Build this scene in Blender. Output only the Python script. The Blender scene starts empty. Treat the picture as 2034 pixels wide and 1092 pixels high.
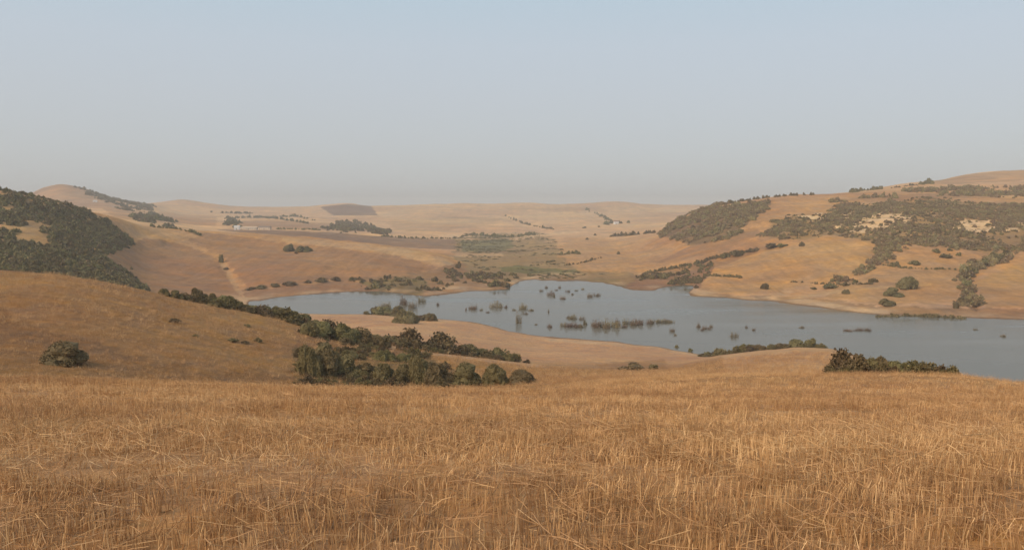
import bpy, bmesh, math, random
import numpy as np
from mathutils import Vector, Matrix

R = math.radians
sc = bpy.context.scene
C = sc.collection

# ------------------------------------------------------------------ camera
F = 1596.0            # focal length in photograph pixels (2034 wide)
HORIZ = 413.0
PITCH = math.atan((546.0 - HORIZ) / F)
CAMZ = 60.0           # the lake surface is z = 0
cam_d = bpy.data.cameras.new('camera')
cam = bpy.data.objects.new('camera', cam_d)
C.objects.link(cam)
cam.location = (0, 0, CAMZ)
cam.rotation_euler = (math.pi / 2 - PITCH, 0, 0)
cam_d.sensor_fit = 'HORIZONTAL'
cam_d.sensor_width = 36.0
cam_d.lens = 36.0 * F / 2034.0
cam_d.clip_start = 0.05
cam_d.clip_end = 30000
sc.camera = cam

# ------------------------------------------------------------------ sky, sun, exposure
SUN_EL, SUN_AZ = 40.0, -128.0        # azimuth clockwise from +Y: the sun stands to the left
w = bpy.data.worlds.new('World')
sc.world = w
w.use_nodes = True
nt = w.node_tree
nt.nodes.clear()
out = nt.nodes.new('ShaderNodeOutputWorld')
bg = nt.nodes.new('ShaderNodeBackground')
sky = nt.nodes.new('ShaderNodeTexSky')
sky.sky_type = 'NISHITA'
sky.sun_disc = False
sky.sun_elevation = R(SUN_EL)
sky.sun_rotation = R(SUN_AZ)
sky.altitude = 100
sky.air_density = 1.0
sky.dust_density = 2.0
sky.ozone_density = 2.0
# dusty air: the clear sky is veiled by an even pale grey-blue layer, thickest low down
tc = nt.nodes.new('ShaderNodeTexCoord')
sx = nt.nodes.new('ShaderNodeSeparateXYZ')
nt.links.new(tc.outputs['Generated'], sx.inputs[0])
ramp = nt.nodes.new('ShaderNodeValToRGB')
cr = ramp.color_ramp
cr.elements[0].position = 0.0
cr.elements[0].color = (3.75, 3.85, 3.92, 1)
cr.elements[1].position = 1.0
cr.elements[1].color = (3.0, 3.8, 4.6, 1)
for p, c in ((0.05, (3.75, 3.88, 3.98)), (0.13, (3.85, 4.08, 4.32)), (0.19, (3.85, 4.25, 4.62)), (0.27, (3.45, 4.3, 4.85))):
    e = cr.elements.new(p)
    e.color = (*c, 1)
nt.links.new(sx.outputs['Z'], ramp.inputs[0])
mix = nt.nodes.new('ShaderNodeMix')
mix.data_type = 'RGBA'
mix.inputs['Factor'].default_value = 0.86
nt.links.new(sky.outputs[0], mix.inputs['A'])
nt.links.new(ramp.outputs[0], mix.inputs['B'])
nt.links.new(mix.outputs['Result'], bg.inputs['Color'])
bg.inputs['Strength'].default_value = 0.12
nt.links.new(bg.outputs[0], out.inputs['Surface'])

sun_d = bpy.data.lights.new('sun', 'SUN')
sun_d.energy = 2.3
sun_d.angle = R(32)
sun_d.color = (1.0, 0.80, 0.58)
sun = bpy.data.objects.new('sun', sun_d)
C.objects.link(sun)
sv = Vector((math.sin(R(SUN_AZ)) * math.cos(R(SUN_EL)), math.cos(R(SUN_AZ)) * math.cos(R(SUN_EL)), math.sin(R(SUN_EL))))
sun.rotation_euler = (-sv).to_track_quat('-Z', 'Y').to_euler()
sun.location = sv * 200 + Vector((0, 0, 100))

sc.view_settings.view_transform = 'Standard'
sc.view_settings.look = 'None'
sc.view_settings.gamma = 1.0
sc.view_settings.use_curve_mapping = False
sc.view_settings.exposure = 0.30
sc.render.engine = 'CYCLES'
sc.cycles.use_denoising = True
sc.cycles.max_bounces = 4
sc.cycles.diffuse_bounces = 2
sc.cycles.glossy_bounces = 2
sc.cycles.transparent_max_bounces = 8
sc.cycles.volume_bounces = 0

rng = np.random.default_rng(7)
random.seed(7)

# ------------------------------------------------------------------ helpers
def tag(o, label=None, cat=None, group=None, kind=None):
    if label: o['label'] = label
    if cat: o['category'] = cat
    if group: o['group'] = group
    if kind: o['kind'] = kind
    return o

def px_dir(x, y):
    """photo pixel -> (t, s): X = t*d, Z = s*d at depth d along +Y"""
    dx = (np.asarray(x, float) - 1017.0) / F
    dy = -(np.asarray(y, float) - 546.0) / F
    Y = math.cos(PITCH) + dy * math.sin(PITCH)
    Z = -math.sin(PITCH) + dy * math.cos(PITCH)
    return dx / Y, Z / Y

def to_px(X, Y, Z):
    """world (Z relative to the eye) -> photo pixel"""
    c, s = math.cos(PITCH), math.sin(PITCH)
    fw = Y * c - Z * s
    up = Y * s + Z * c
    fw = np.maximum(fw, 1e-3)
    return 1017 + F * X / fw, 546 - F * up / fw

def hash2(ix, iy, seed):
    h = (ix.astype(np.int64) * 374761393 + iy.astype(np.int64) * 668265263 + seed * 1442695041) & 0x7fffffff
    h = (h ^ (h >> 13)) * 1274126177 & 0x7fffffff
    h = (h ^ (h >> 16)) * 2246822519 & 0x7fffffff
    return (h & 0xffff) / 32767.5 - 1.0

def vnoise(x, y, seed=0):
    xi, yi = np.floor(x), np.floor(y)
    fx, fy = x - xi, y - yi
    fx = fx * fx * fx * (fx * (fx * 6 - 15) + 10)
    fy = fy * fy * fy * (fy * (fy * 6 - 15) + 10)
    a, b = hash2(xi, yi, seed), hash2(xi + 1, yi, seed)
    c, d = hash2(xi, yi + 1, seed), hash2(xi + 1, yi + 1, seed)
    return (a * (1 - fx) + b * fx) * (1 - fy) + (c * (1 - fx) + d * fx) * fy

def fbm(x, y, seed=0, oct=3):
    s, a = 0, 1.0
    for k in range(oct):
        s = s + a * vnoise(x * 2 ** k + 17.3 * k, y * 2 ** k - 9.1 * k, seed + k)
        a *= 0.5
    return s

def pchip_slopes(X, Y):
    h = np.diff(X, axis=0)
    dl = np.diff(Y, axis=0) / h
    m = np.zeros_like(Y)
    w1, w2 = 2 * h[1:] + h[:-1], h[1:] + 2 * h[:-1]
    same = dl[:-1] * dl[1:] > 0
    with np.errstate(divide='ignore', invalid='ignore'):
        hm = (w1 + w2) / (w1 / dl[:-1] + w2 / dl[1:])
    m[1:-1] = np.where(same, hm, 0.0)
    m[0], m[-1] = dl[0], dl[-1]
    return m

def pchip1(xk, yk, xq):
    xk, yk = np.asarray(xk, float), np.asarray(yk, float)
    m = pchip_slopes(xk[:, None], yk[:, None])[:, 0]
    q = np.clip(xq, xk[0], xk[-1])
    i = np.clip(np.searchsorted(xk, q) - 1, 0, len(xk) - 2)
    h = xk[i + 1] - xk[i]
    u = (q - xk[i]) / h
    return ((1 + 2 * u) * (1 - u) ** 2 * yk[i] + u * (1 - u) ** 2 * h * m[i]
            + u * u * (3 - 2 * u) * yk[i + 1] + u * u * (u - 1) * h * m[i + 1])

# ------------------------------------------------------------------ terrain rails
# each key: (photo x, depth, photo y) or (photo x, depth, None, height relative to the eye); 'S' as depth: on the shoreline
def rail_z(d, z):
    return [(-900, d, None, z), (2900, d, None, z)]
RAILS = [
    rail_z(0.25, -1.55), rail_z(4, -1.68), rail_z(10, -2.72),
    # edge of the field on the left, its middle on the right
    [(-900, 20, 745), (0, 20, 753), (200, 20, 759), (450, 20, 769), (700, 20, 776), (1000, 20, 780), (1200, 20.5, 782), (1400, 21, 784), (1600, 21, 787), (1800, 21, 790), (2034, 21, 793), (2900, 21, 795)],
    [(-900, 32, None, -9.5), (900, 32, None, -9.2), (1050, 33, None, -8.6), (1150, 36, 783), (1250, 40, 765), (1340, 44, 755), (1440, 47, 749), (1600, 48, 746), (1800, 48, 745), (1900, 48, 748), (1950, 47, 754), (2034, 46, 763), (2900, 44, 790)],
    # gully
    [(-900, 75, 758), (0, 80, 758), (200, 85, 762), (400, 95, 765), (600, 110, 765), (800, 115, 765), (950, 115, 764), (1050, 112, 760), (1150, 105, 756), (1300, 100, 752), (1440, 95, 752), (1650, 92, 754), (1800, 90, 770), (1900, 90, 780), (2034, 95, 795), (2900, 95, 820)],
    # spur crest on the left, ridge above the gully, knoll on the right
    [(-900, 150, 440), (-200, 155, 515), (0, 160, 541), (100, 160, 548), (190, 160, 561), (280, 160, 582), (350, 160, 600), (480, 163, 627), (600, 168, 652), (660, 170, 670), (750, 172, 685), (850, 175, 701), (950, 180, 713), (1080, 185, 729), (1180, 190, 734), (1260, 200, 731), (1350, 220, 723), (1440, 240, 706), (1530, 250, 697), (1590, 250, 692), (1640, 250, 694), (1690, 245, 705), (1740, 235, 722), (1800, 220, 745), (1900, 200, 778), (2034, 190, 800), (2900, 180, 830)],
    [(-900, 300, None, -30), (0, 300, None, -38), (300, 300, None, -45), (480, 300, None, -50), (600, 290, None, -48.5), (690, 255, None, -44), (750, 215, 686), (850, 220, 698), (950, 230, 706), (1080, 240, 713), (1200, 250, 712), (1300, 260, 712), (1400, 280, 711), (1460, 300, None, -56), (1600, 310, None, -58), (1700, 300, None, -58), (1900, 255, None, -58), (2900, 225, None, -58)],
    # near shore
    [(-900, 400, 530), (0, 400, 545), (100, 405, 555), (200, 420, 568), (300, 430, 600), (400, 450, 612), (480, 476, None, -59.4), (510, 'S', 607), (540, 'S', 613), (600, 'S', 620), (740, 'S', 623), (830, 'S', 629), (900, 'S', 633), (960, 'S', 641), (1030, 'S', 656), (1100, 'S', 665), (1200, 'S', 673), (1300, 'S', 683), (1350, 'S', 692), (1400, 'S', 701), (1440, 'S', 706), (1500, 330, None, -60.6), (1700, 318, None, -60.6), (1800, 298, None, -60.6), (1900, 278, None, -60.6), (2034, 258, None, -60.6), (2900, 240, None, -60.6)],
    # far shore
    [(-900, 470, 470), (0, 470, 500), (100, 480, 512), (200, 500, 530), (300, 520, 572), (400, 530, 585), (480, 520, None, -59.2), (510, 'S', 599), (560, 'S', 591), (620, 'S', 586), (690, 'S', 581), (740, 'S', 580), (800, 'S', 585), (850, 'S', 590), (880, 'S', 587), (940, 'S', 581), (1000, 'S', 578), (1014, 'S', 571), (1040, 'S', 559), (1060, 'S', 556), (1085, 'S', 560), (1150, 'S', 561), (1200, 'S', 565), (1230, 'S', 572), (1260, 'S', 578), (1330, 'S', 585), (1352, 'S', 592), (1400, 'S', 592), (1500, 'S', 600), (1560, 'S', 605), (1620, 'S', 612), (1720, 'S', 625), (1800, 'S', 629), (1900, 'S', 633), (2034, 'S', 637), (2900, 'S', 660)],
    # bank top
    [(-900, 520, 430), (0, 520, 470), (100, 530, 482), (200, 560, 505), (300, 590, 548), (400, 600, 562), (480, 580, 574), (510, 570, 574), (560, 580, 570), (620, 600, 564), (690, 620, 558), (800, 610, 560), (900, 610, 566), (1000, 645, 557), (1050, 695, 547), (1100, 695, 549), (1200, 690, 548), (1260, 640, 559), (1330, 600, 570), (1400, 575, 574), (1500, 556, 580), (1600, 530, 586), (1700, 490, 598), (1800, 480, 601), (1900, 470, 607), (2034, 462, 608), (2900, 440, 620)],
    [(-900, 560, 390), (0, 560, 440), (100, 575, 455), (200, 620, 480), (300, 680, 515), (400, 690, 525), (480, 680, 530), (560, 690, 525), (620, 700, 520), (700, 720, 518), (800, 710, 530), (880, 700, 543), (950, 720, 541), (1000, 760, 534), (1050, 800, 528), (1100, 850, 519), (1200, 850, 518), (1300, 750, 530), (1400, 700, 525), (1500, 650, 530), (1600, 610, 540), (1700, 580, 545), (1800, 570, 545), (1900, 560, 550), (2034, 550, 555), (2900, 540, 560)],
    [(-900, 590, 350), (0, 600, 412), (100, 625, 430), (200, 680, 452), (300, 750, 480), (400, 780, 490), (480, 790, 495), (560, 800, 497), (620, 800, 497), (700, 800, 500), (800, 780, 512), (880, 745, 527), (950, 820, 524), (1000, 900, 514), (1050, 950, 507), (1100, 1000, 500), (1200, 1050, 495), (1300, 900, 500), (1400, 800, 490), (1500, 740, 490), (1600, 700, 485), (1700, 680, 485), (1800, 660, 485), (1900, 650, 490), (2034, 640, 495), (2900, 620, 490)],
    # crest of the scrub hill and the brown hill; upper belt on the right
    [(-900, 620, 300), (-200, 620, 345), (0, 640, 378), (45, 650, 387), (110, 675, 403), (200, 730, 427), (300, 810, 450), (400, 870, 460), (480, 900, 463), (600, 900, 471), (700, 880, 481), (800, 850, 494), (880, 800, 512), (905, 790, 521), (950, 880, 515), (1000, 1050, 499), (1100, 1200, 484), (1200, 1250, 477), (1300, 1050, 472), (1340, 1000, 455), (1400, 960, 440), (1500, 900, 425), (1600, 880, 425), (1700, 860, 428), (1800, 850, 420), (1900, 850, 418), (2034, 850, 415), (2900, 850, 400)],
    [(-900, 850, 390), (0, 850, 402), (110, 880, 422), (200, 930, 442), (300, 1000, 460), (400, 1060, 466), (480, 1080, 468), (600, 1090, 474), (700, 1080, 485), (800, 1060, 497), (880, 1000, 503), (950, 1050, 499), (1000, 1200, 487), (1100, 1400, 473), (1200, 1450, 468), (1300, 1250, 464), (1340, 1080, 440), (1400, 1080, 413), (1420, 1080, 407), (1470, 1100, 401), (1520, 1120, 394), (1560, 1130, 389), (1620, 1150, 387), (1690, 1150, 382), (1750, 1150, 378), (1820, 1150, 377), (1900, 1130, 379), (2034, 1130, 377), (2900, 1130, 360)],
    [(-900, 1300, 415), (0, 1350, 425), (200, 1350, 424), (300, 1350, 434), (400, 1350, 448), (480, 1350, 452), (600, 1350, 455), (700, 1350, 463), (780, 1320, 471), (900, 1350, 478), (1000, 1500, 470), (1100, 1700, 459), (1200, 1700, 455), (1300, 1600, 455), (1340, 1500, 448), (1400, 1400, 425), (1470, 1400, 412), (1560, 1380, 397), (1690, 1370, 382), (1750, 1370, 374), (1820, 1370, 367), (1870, 1400, 365), (1950, 1400, 363), (2034, 1400, 359), (2900, 1400, 340)],
    [(-900, 1800, 400), (0, 1800, 415), (100, 1800, 412), (200, 1800, 412), (300, 1850, 426), (400, 1850, 436), (500, 1850, 440), (600, 1850, 442), (690, 1850, 447), (800, 1850, 452), (900, 1900, 452), (1000, 2000, 450), (1100, 2100, 445), (1200, 2100, 440), (1300, 2100, 440), (1400, 2000, 435), (1470, 1800, 418), (1560, 1700, 402), (1690, 1680, 390), (1800, 1660, 368), (1870, 1640, 360), (1900, 1640, 353), (1950, 1640, 344), (2000, 1640, 339), (2034, 1640, 338), (2200, 1640, 342), (2900, 1640, 330)],
    [(-900, 2400, 405), (-100, 2400, 405), (0, 2400, 398), (55, 2400, 388), (90, 2400, 373), (122, 2400, 367), (160, 2400, 373), (205, 2400, 389), (250, 2400, 400), (300, 2400, 407), (340, 2450, 418), (400, 2500, 424), (500, 2500, 428), (600, 2500, 430), (700, 2500, 432), (800, 2500, 432), (900, 2600, 430), (1000, 2700, 428), (1100, 2700, 426), (1200, 2700, 424), (1300, 2700, 425), (1400, 2600, 425), (1560, 2500, 415), (1700, 2500, 405), (2034, 2400, 395), (2900, 2400, 395)],
    [(-900, 3400, 412), (0, 3400, 411), (250, 3400, 409), (300, 3400, 404), (330, 3400, 400), (360, 3400, 397), (410, 3400, 403), (470, 3400, 410), (530, 3400, 412), (600, 3400, 411), (640, 3400, 408), (690, 3400, 404), (740, 3400, 409), (790, 3400, 408), (850, 3400, 405), (920, 3400, 404), (1000, 3400, 405), (1050, 3400, 403), (1100, 3400, 405), (1160, 3400, 404), (1230, 3400, 400), (1280, 3400, 405), (1330, 3400, 408), (1400, 3400, 407), (1560, 3400, 410), (2900, 3400, 412)],
    rail_z(4300, -12), rail_z(6500, -35),
]
I_EDGE, I_GULLY, I_CREST, I_NSH, I_FSH, I_RIDGE, I_BACK = 4, 5, 6, 8, 9, 13, 14

# column parameter t = X / depth: fine inside the view, coarse outside it
TD = 0.76
t_f = np.linspace(-TD, TD, 900)
t_o = np.linspace(TD, 1.2, 12)[1:]
T = np.concatenate([-t_o[::-1], t_f, t_o])
NC = len(T)
dR, zR = [], []
for rail in RAILS:
    ts, ds, zs = [], [], []
    for k in rail:
        if len(k) == 4:
            t, d, z = (k[0] - 1017) / F * 1.0, k[1], k[3]
        else:
            t, s = px_dir(k[0], k[2])
            if k[1] == 'S':
                d, z = -60.0 / s, -60.35
            else:
                d, z = k[1], s * k[1]
        ts.append(float(t)); ds.append(float(d)); zs.append(float(z))
    dR.append(pchip1(ts, ds, T)); zR.append(pchip1(ts, zs, T))
# lake bed between the shores
mid_d = 0.5 * (dR[I_NSH] + dR[I_FSH])
lake = np.clip((np.minimum(-59.8 - zR[I_NSH], -59.8 - zR[I_FSH])) / 0.4, 0, 1)
mid_z = np.where(lake > 0, -60.35 - 4 * lake * np.clip((dR[I_FSH] - dR[I_NSH]) / 60, 0.1, 1), 0.5 * (zR[I_NSH] + zR[I_FSH]))
dR.insert(I_NSH + 1, mid_d); zR.insert(I_NSH + 1, mid_z)
I_FSH += 1; I_RIDGE += 1; I_BACK += 1
dR, zR = np.array(dR), np.array(zR)
for k in range(1, len(dR)):
    dR[k] = np.maximum(dR[k], dR[k - 1] * 1.004 + 0.2)

D = np.concatenate([np.geomspace(0.25, 32, 100)[:-1], np.geomspace(32, 300, 140)[:-1], np.geomspace(300, 1500, 330)[:-1], np.geomspace(1500, 4300, 130)[:-1], np.geomspace(4300, 6500, 8)])
ND = len(D)
M = pchip_slopes(dR, zR)
Z = np.zeros((ND, NC))
for c in range(NC):
    xk, yk, m = dR[:, c], zR[:, c], M[:, c]
    i = np.clip(np.searchsorted(xk, D) - 1, 0, len(xk) - 2)
    h = xk[i + 1] - xk[i]
    u = np.clip((D - xk[i]) / h, 0, 1)
    Z[:, c] = ((1 + 2 * u) * (1 - u) ** 2 * yk[i] + u * (1 - u) ** 2 * h * m[i] + u * u * (3 - 2 * u) * yk[i + 1] + u * u * (u - 1) * h * m[i + 1])
DG = np.repeat(D[:, None], NC, 1)
TG = np.repeat(T[None, :], ND, 0)
XG = DG * TG
PX, PY = to_px(XG, DG, Z)

def smooth(a, b, x):
    u = np.clip((x - a) / (b - a), 0, 1)
    return u * u * (3 - 2 * u)

# relief that the rails leave out
shore_fade = smooth(0.3, 4.0, np.abs(Z + 60.0)) 
n_big = fbm(XG / 170, DG / 170, 3, 3) * 2.2 * smooth(500, 1400, DG)
n_mid = fbm(XG / 45, DG / 45, 11, 4) * 0.75 * smooth(90, 420, DG)
n_rill = fbm(XG / 13, DG / 120, 57, 3) * 0.55 * smooth(470, 580, DG) * (1 - smooth(950, 1200, DG))
n_sml = fbm(XG / 9, DG / 9, 23, 3) * 0.10 * smooth(18, 70, DG)
n_loc = fbm(XG / 1.6, DG / 1.6, 31, 3) * 0.022 * smooth(1, 4, DG) * (1 - smooth(60, 120, DG))
Z = Z + (n_big + n_mid + n_rill + n_sml) * shore_fade + n_loc
Z = Z + fbm(XG / 14, DG / 14, 41, 3) * 0.16 * (1 - shore_fade) * smooth(200, 300, DG)

def seg_dist(px, py, pl):
    best = np.full(px.shape, 1e9)
    for (x0, y0), (x1, y1) in zip(pl[:-1], pl[1:]):
        vx, vy = x1 - x0, y1 - y0
        u = np.clip(((px - x0) * vx + (py - y0) * vy) / (vx * vx + vy * vy), 0, 1)
        best = np.minimum(best, np.hypot(px - x0 - u * vx, py - y0 - u * vy))
    return best

def carve(pl, wpx, depth, d0, d1):
    global Z
    m = (DG > d0) & (DG < d1)
    dd = seg_dist(PX[m], PY[m], pl)
    Z[m] -= depth * np.exp(-(dd / wpx) ** 2)
# gullies worn into the hillsides
carve([(330, 482), (400, 500), (440, 520), (458, 545)], 11, 2.0, 600, 860)
carve([(2010, 498), (1940, 530), (1922, 560), (1925, 590), (1940, 605)], 12, 3.0, 440, 700)
carve([(1740, 480), (1735, 520), (1700, 548), (1640, 562), (1560, 572)], 14, 2.2, 480, 760)
carve([(1500, 500), (1440, 515), (1350, 535), (1270, 545)], 9, 2.0, 560, 900)
carve([(1320, 585), (1370, 560), (1400, 535)], 14, 3.0, 540, 800)
carve([(880, 455), (940, 462), (1010, 470)], 8, 2.0, 1100, 2400)
carve([(1000, 430), (1050, 450), (1090, 458)], 6, 4.0, 1500, 2700)
carve([(1150, 420), (1190, 432), (1215, 442)], 5, 4.0, 1500, 2900)
PX, PY = to_px(XG, DG, Z)

def col_of(t):
    return np.interp(t, T, np.arange(NC))

def ground_at(t, d):
    """height of the ground relative to the eye at X = t*d, Y = d"""
    c = np.clip(col_of(t), 0, NC - 1.001); i = np.clip(np.interp(d, D, np.arange(ND)), 0, ND - 1.001)
    c0, i0 = np.floor(c).astype(int), np.floor(i).astype(int)
    fc, fi = c - c0, i - i0
    return (Z[i0, c0] * (1 - fc) + Z[i0, c0 + 1] * fc) * (1 - fi) + (Z[i0 + 1, c0] * (1 - fc) + Z[i0 + 1, c0 + 1] * fc) * fi

def hit(x, y, dmin=60.0, dmax=6000.0, water=False):
    """world point where the ground shows at photo pixel x, y beyond depth dmin"""
    t, s = px_dir(x, y)
    t, s = float(t), float(s)
    dd = np.geomspace(dmin, dmax, 2500)
    z = ground_at(np.full(dd.shape, t), dd)
    if water:
        z = np.maximum(z, -60.0)
    k = np.argmax(z / dd >= s)
    d = dd[k] if (z / dd >= s).any() else dd[np.argmax(z / dd)]
    zz = float(ground_at(np.array([t]), np.array([d]))[0])
    return Vector((t * d, d, zz + CAMZ)), d

def at_depth(x, d):
    t = (x - 1017.0) / F
    zz = float(ground_at(np.array([t]), np.array([d]))[0])
    return Vector((t * d, d, zz + CAMZ)), d

# ------------------------------------------------------------------ field colours (soil and crop, plus painted shade low on the near slope)
def inside(px, py, poly):
    r = np.zeros(px.shape, bool)
    n = len(poly)
    for a in range(n):
        (x0, y0), (x1, y1) = poly[a], poly[(a + 1) % n]
        if y0 == y1: continue
        cnd = (y0 > py) != (y1 > py)
        r ^= cnd & (px < (x1 - x0) * (py - y0) / (y1 - y0) + x0)
    return r

def mask(poly, d0, d1, jit=2.0, wl=None):
    m = np.zeros(Z.shape, bool)
    P = np.array(poly)
    q = (DG > d0) & (DG < d1) & (PX > P[:, 0].min() - 12) & (PX < P[:, 0].max() + 12) & (PY > P[:, 1].min() - 8) & (PY < P[:, 1].max() + 8)
    if not q.any(): return m
    wl = wl or 0.5 * (d0 + max(d0, min(d1, 3000))) * 0.02
    jx = fbm(XG[q] / wl, DG[q] / wl, 71, 3) * jit
    jy = fbm(XG[q] / wl, DG[q] / wl, 83, 3) * jit * 0.5
    m[q] = inside(PX[q] + jx, PY[q] + jy, poly)
    return m

PALE = (.52, .355, .225); TAN = (.40, .24, .125); BROWN = (.285, .168, .10); PLOUGH = (.21, .137, .098)
STUB = (.38, .235, .13)
COL = np.zeros(Z.shape + (3,))
def lerp3(a, b, u): return np.asarray(a) * (1 - u[..., None]) + np.asarray(b) * u[..., None]
COL[:] = STUB
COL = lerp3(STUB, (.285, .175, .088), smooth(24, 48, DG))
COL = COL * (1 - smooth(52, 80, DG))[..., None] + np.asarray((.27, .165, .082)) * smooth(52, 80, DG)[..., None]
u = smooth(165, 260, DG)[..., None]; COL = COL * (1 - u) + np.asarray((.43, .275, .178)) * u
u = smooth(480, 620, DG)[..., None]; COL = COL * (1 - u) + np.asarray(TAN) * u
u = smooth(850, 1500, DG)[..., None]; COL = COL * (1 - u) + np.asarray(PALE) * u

def paint(c, poly, d0, d1, a=1.0, jit=2.0):
    m = mask(poly, d0, d1, jit)
    COL[m] = COL[m] * (1 - a) + np.asarray(c) * a
    return m

# near slope
paint((.19, .115, .062), [(-300, 600), (0, 612), (60, 640), (150, 668), (260, 700), (400, 735), (600, 745), (620, 790), (-300, 790)], 50, 190, .75, 14)  # gully shade painted into the ground colour, darker to the bottom left
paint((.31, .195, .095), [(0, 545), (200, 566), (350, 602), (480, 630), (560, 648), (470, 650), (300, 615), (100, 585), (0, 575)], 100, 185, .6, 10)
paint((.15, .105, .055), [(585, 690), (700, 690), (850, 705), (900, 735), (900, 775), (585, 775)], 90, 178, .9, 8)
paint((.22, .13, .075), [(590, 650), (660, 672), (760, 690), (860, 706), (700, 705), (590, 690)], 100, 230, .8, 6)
paint((.20, .13, .07), [(600, 655), (690, 650), (760, 672), (900, 690), (1000, 708), (1000, 716), (850, 702), (690, 690)], 170, 330, .6, 5)
paint((.30, .18, .10), [(1080, 745), (1440, 742), (1700, 742), (1700, 747), (1300, 752), (1090, 765)], 45, 120, .7, 3)
paint((.26, .16, .09), [(1180, 722), (1320, 714), (1330, 735), (1200, 742)], 90, 260, .6, 5)
# brown hillside above the western arm
paint(BROWN, [(212, 508), (262, 488), (290, 470), (345, 480), (400, 498), (440, 520), (465, 556), (484, 598), (380, 612), (290, 592), (250, 545)], 430, 830, .95, 4)
paint(BROWN, [(345, 462), (430, 464), (520, 478), (640, 490), (740, 500), (820, 515), (868, 532), (810, 548), (700, 556), (600, 562), (490, 574), (466, 540), (440, 508), (390, 486)], 560, 880, .9, 5)
paint((.40, .26, .155), [(200, 428), (262, 440), (330, 455), (400, 470), (330, 478), (270, 470), (230, 450)], 600, 860, .8, 3)
paint((.44, .30, .18), [(560, 470), (700, 481), (800, 494), (885, 513), (905, 524), (880, 530), (800, 508), (690, 494), (560, 480)], 740, 920, .8, 2)
paint((.40, .27, .16), [(440, 516), (452, 530), (468, 556), (480, 585), (474, 588), (458, 560), (436, 524)], 520, 760, .8, 3)
# reddish bank round the water
paint((.25, .15, .095), [(482, 575), (560, 570), (690, 558), (800, 560), (905, 566), (1005, 557), (1020, 570), (1000, 585), (850, 598), (690, 590), (560, 600), (480, 610)], 480, 660, .85, 5)
paint((.235, .15, .09), [(700, 552), (800, 548), (868, 533), (920, 520), (1000, 530), (1020, 548), (1000, 560), (900, 570), (800, 562), (720, 566)], 560, 900, .8, 6)
paint((.15, .13, .065), [(715, 560), (800, 552), (850, 560), (840, 590), (760, 586)], 540, 680, .7, 8)
# valley floor: reeds and damp grass
paint((.235, .175, .10), [(890, 478), (960, 466), (1060, 462), (1100, 478), (1112, 505), (1150, 540), (1000, 560), (930, 545), (915, 520)], 640, 1750, .8, 16)
paint((.115, .12, .045), [(990, 530), (1040, 528), (1150, 536), (1160, 545), (1060, 544), (1000, 540)], 640, 1000, .8, 4)
paint((.14, .14, .075), [(915, 478), (1010, 474), (1020, 490), (990, 500), (920, 500)], 900, 1600, .8, 4)
paint((.42, .29, .185), [(905, 502), (1000, 503), (1000, 509), (905, 511)], 640, 1400, .8, 2)
paint((.22, .15, .085), [(1060, 548), (1160, 540), (1250, 540), (1270, 560), (1250, 580), (1180, 572), (1060, 566)], 600, 900, .85, 5)
paint((.19, .15, .075), [(1120, 556), (1230, 552), (1240, 572), (1190, 570), (1120, 566)], 600, 800, .6, 5)
paint((.225, .13, .085), [(1225, 577), (1262, 555), (1330, 538), (1410, 518), (1420, 540), (1395, 570), (1372, 598), (1250, 592)], 530, 860, .9, 5)
paint((.27, .165, .095), [(1250, 548), (1350, 530), (1440, 512), (1500, 492), (1505, 500), (1440, 525), (1350, 545), (1270, 560)], 540, 950, .8, 3)
paint((.28, .175, .105), [(1380, 480), (1500, 450), (1515, 462), (1450, 495), (1400, 505), (1330, 520), (1300, 525)], 640, 1100, .6, 3)
# right bank
paint((.26, .165, .095), [(1500, 588), (1620, 592), (1720, 606), (1900, 612), (2040, 612), (2200, 620), (2200, 655), (1800, 640), (1620, 622), (1500, 608)], 400, 620, .85, 5)
paint((.25, .15, .085), [(1340, 582), (1400, 582), (1500, 592), (1500, 606), (1350, 600)], 500, 620, .8, 4)
paint((.395, .245, .125), [(1420, 535), (1520, 498), (1620, 478), (1728, 478), (1734, 510), (1690, 548), (1600, 570), (1480, 582), (1380, 582)], 520, 820, .9, 3)
paint((.34, .215, .115), [(1660, 568), (1740, 545), (1900, 530), (1915, 560), (1900, 600), (1760, 605), (1640, 590)], 460, 680, .7, 4)
paint((.36, .225, .105), [(1935, 560), (2034, 520), (2200, 510), (2200, 615), (1960, 610)], 450, 680, .8, 4)
paint((.44, .295, .16), [(1560, 590), (1700, 572), (1850, 562), (1850, 566), (1700, 578), (1570, 594)], 470, 640, .6, 2)
paint((.50, .36, .26), [(752, 682), (850, 697), (950, 709), (1085, 726), (1085, 731), (950, 715), (850, 704), (752, 688)], 160, 215, .6, 1.5)
paint((.52, .38, .26), [(596, 617), (745, 620), (745, 624), (596, 623)], 400, 520, .7, 1)
paint((.43, .285, .185), [(1435, 705), (1530, 694), (1590, 689), (1640, 691), (1695, 703), (1715, 722), (1690, 742), (1440, 742)], 110, 300, .8, 3)
SCRUB_SOIL = (.27, .185, .10)
paint(SCRUB_SOIL, [(1510, 470), (1540, 432), (1640, 428), (1700, 408), (1850, 395), (1960, 405), (2200, 400), (2200, 495), (1960, 502), (1880, 490), (1800, 485), (1760, 505), (1735, 500), (1735, 478), (1650, 465), (1590, 478)], 600, 1080, .9, 6)
paint((.165, .12, .075), [(1300, 466), (1340, 438), (1420, 408), (1540, 402), (1490, 440), (1460, 470), (1370, 487), (1345, 477)], 760, 1160, .9, 5)
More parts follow.
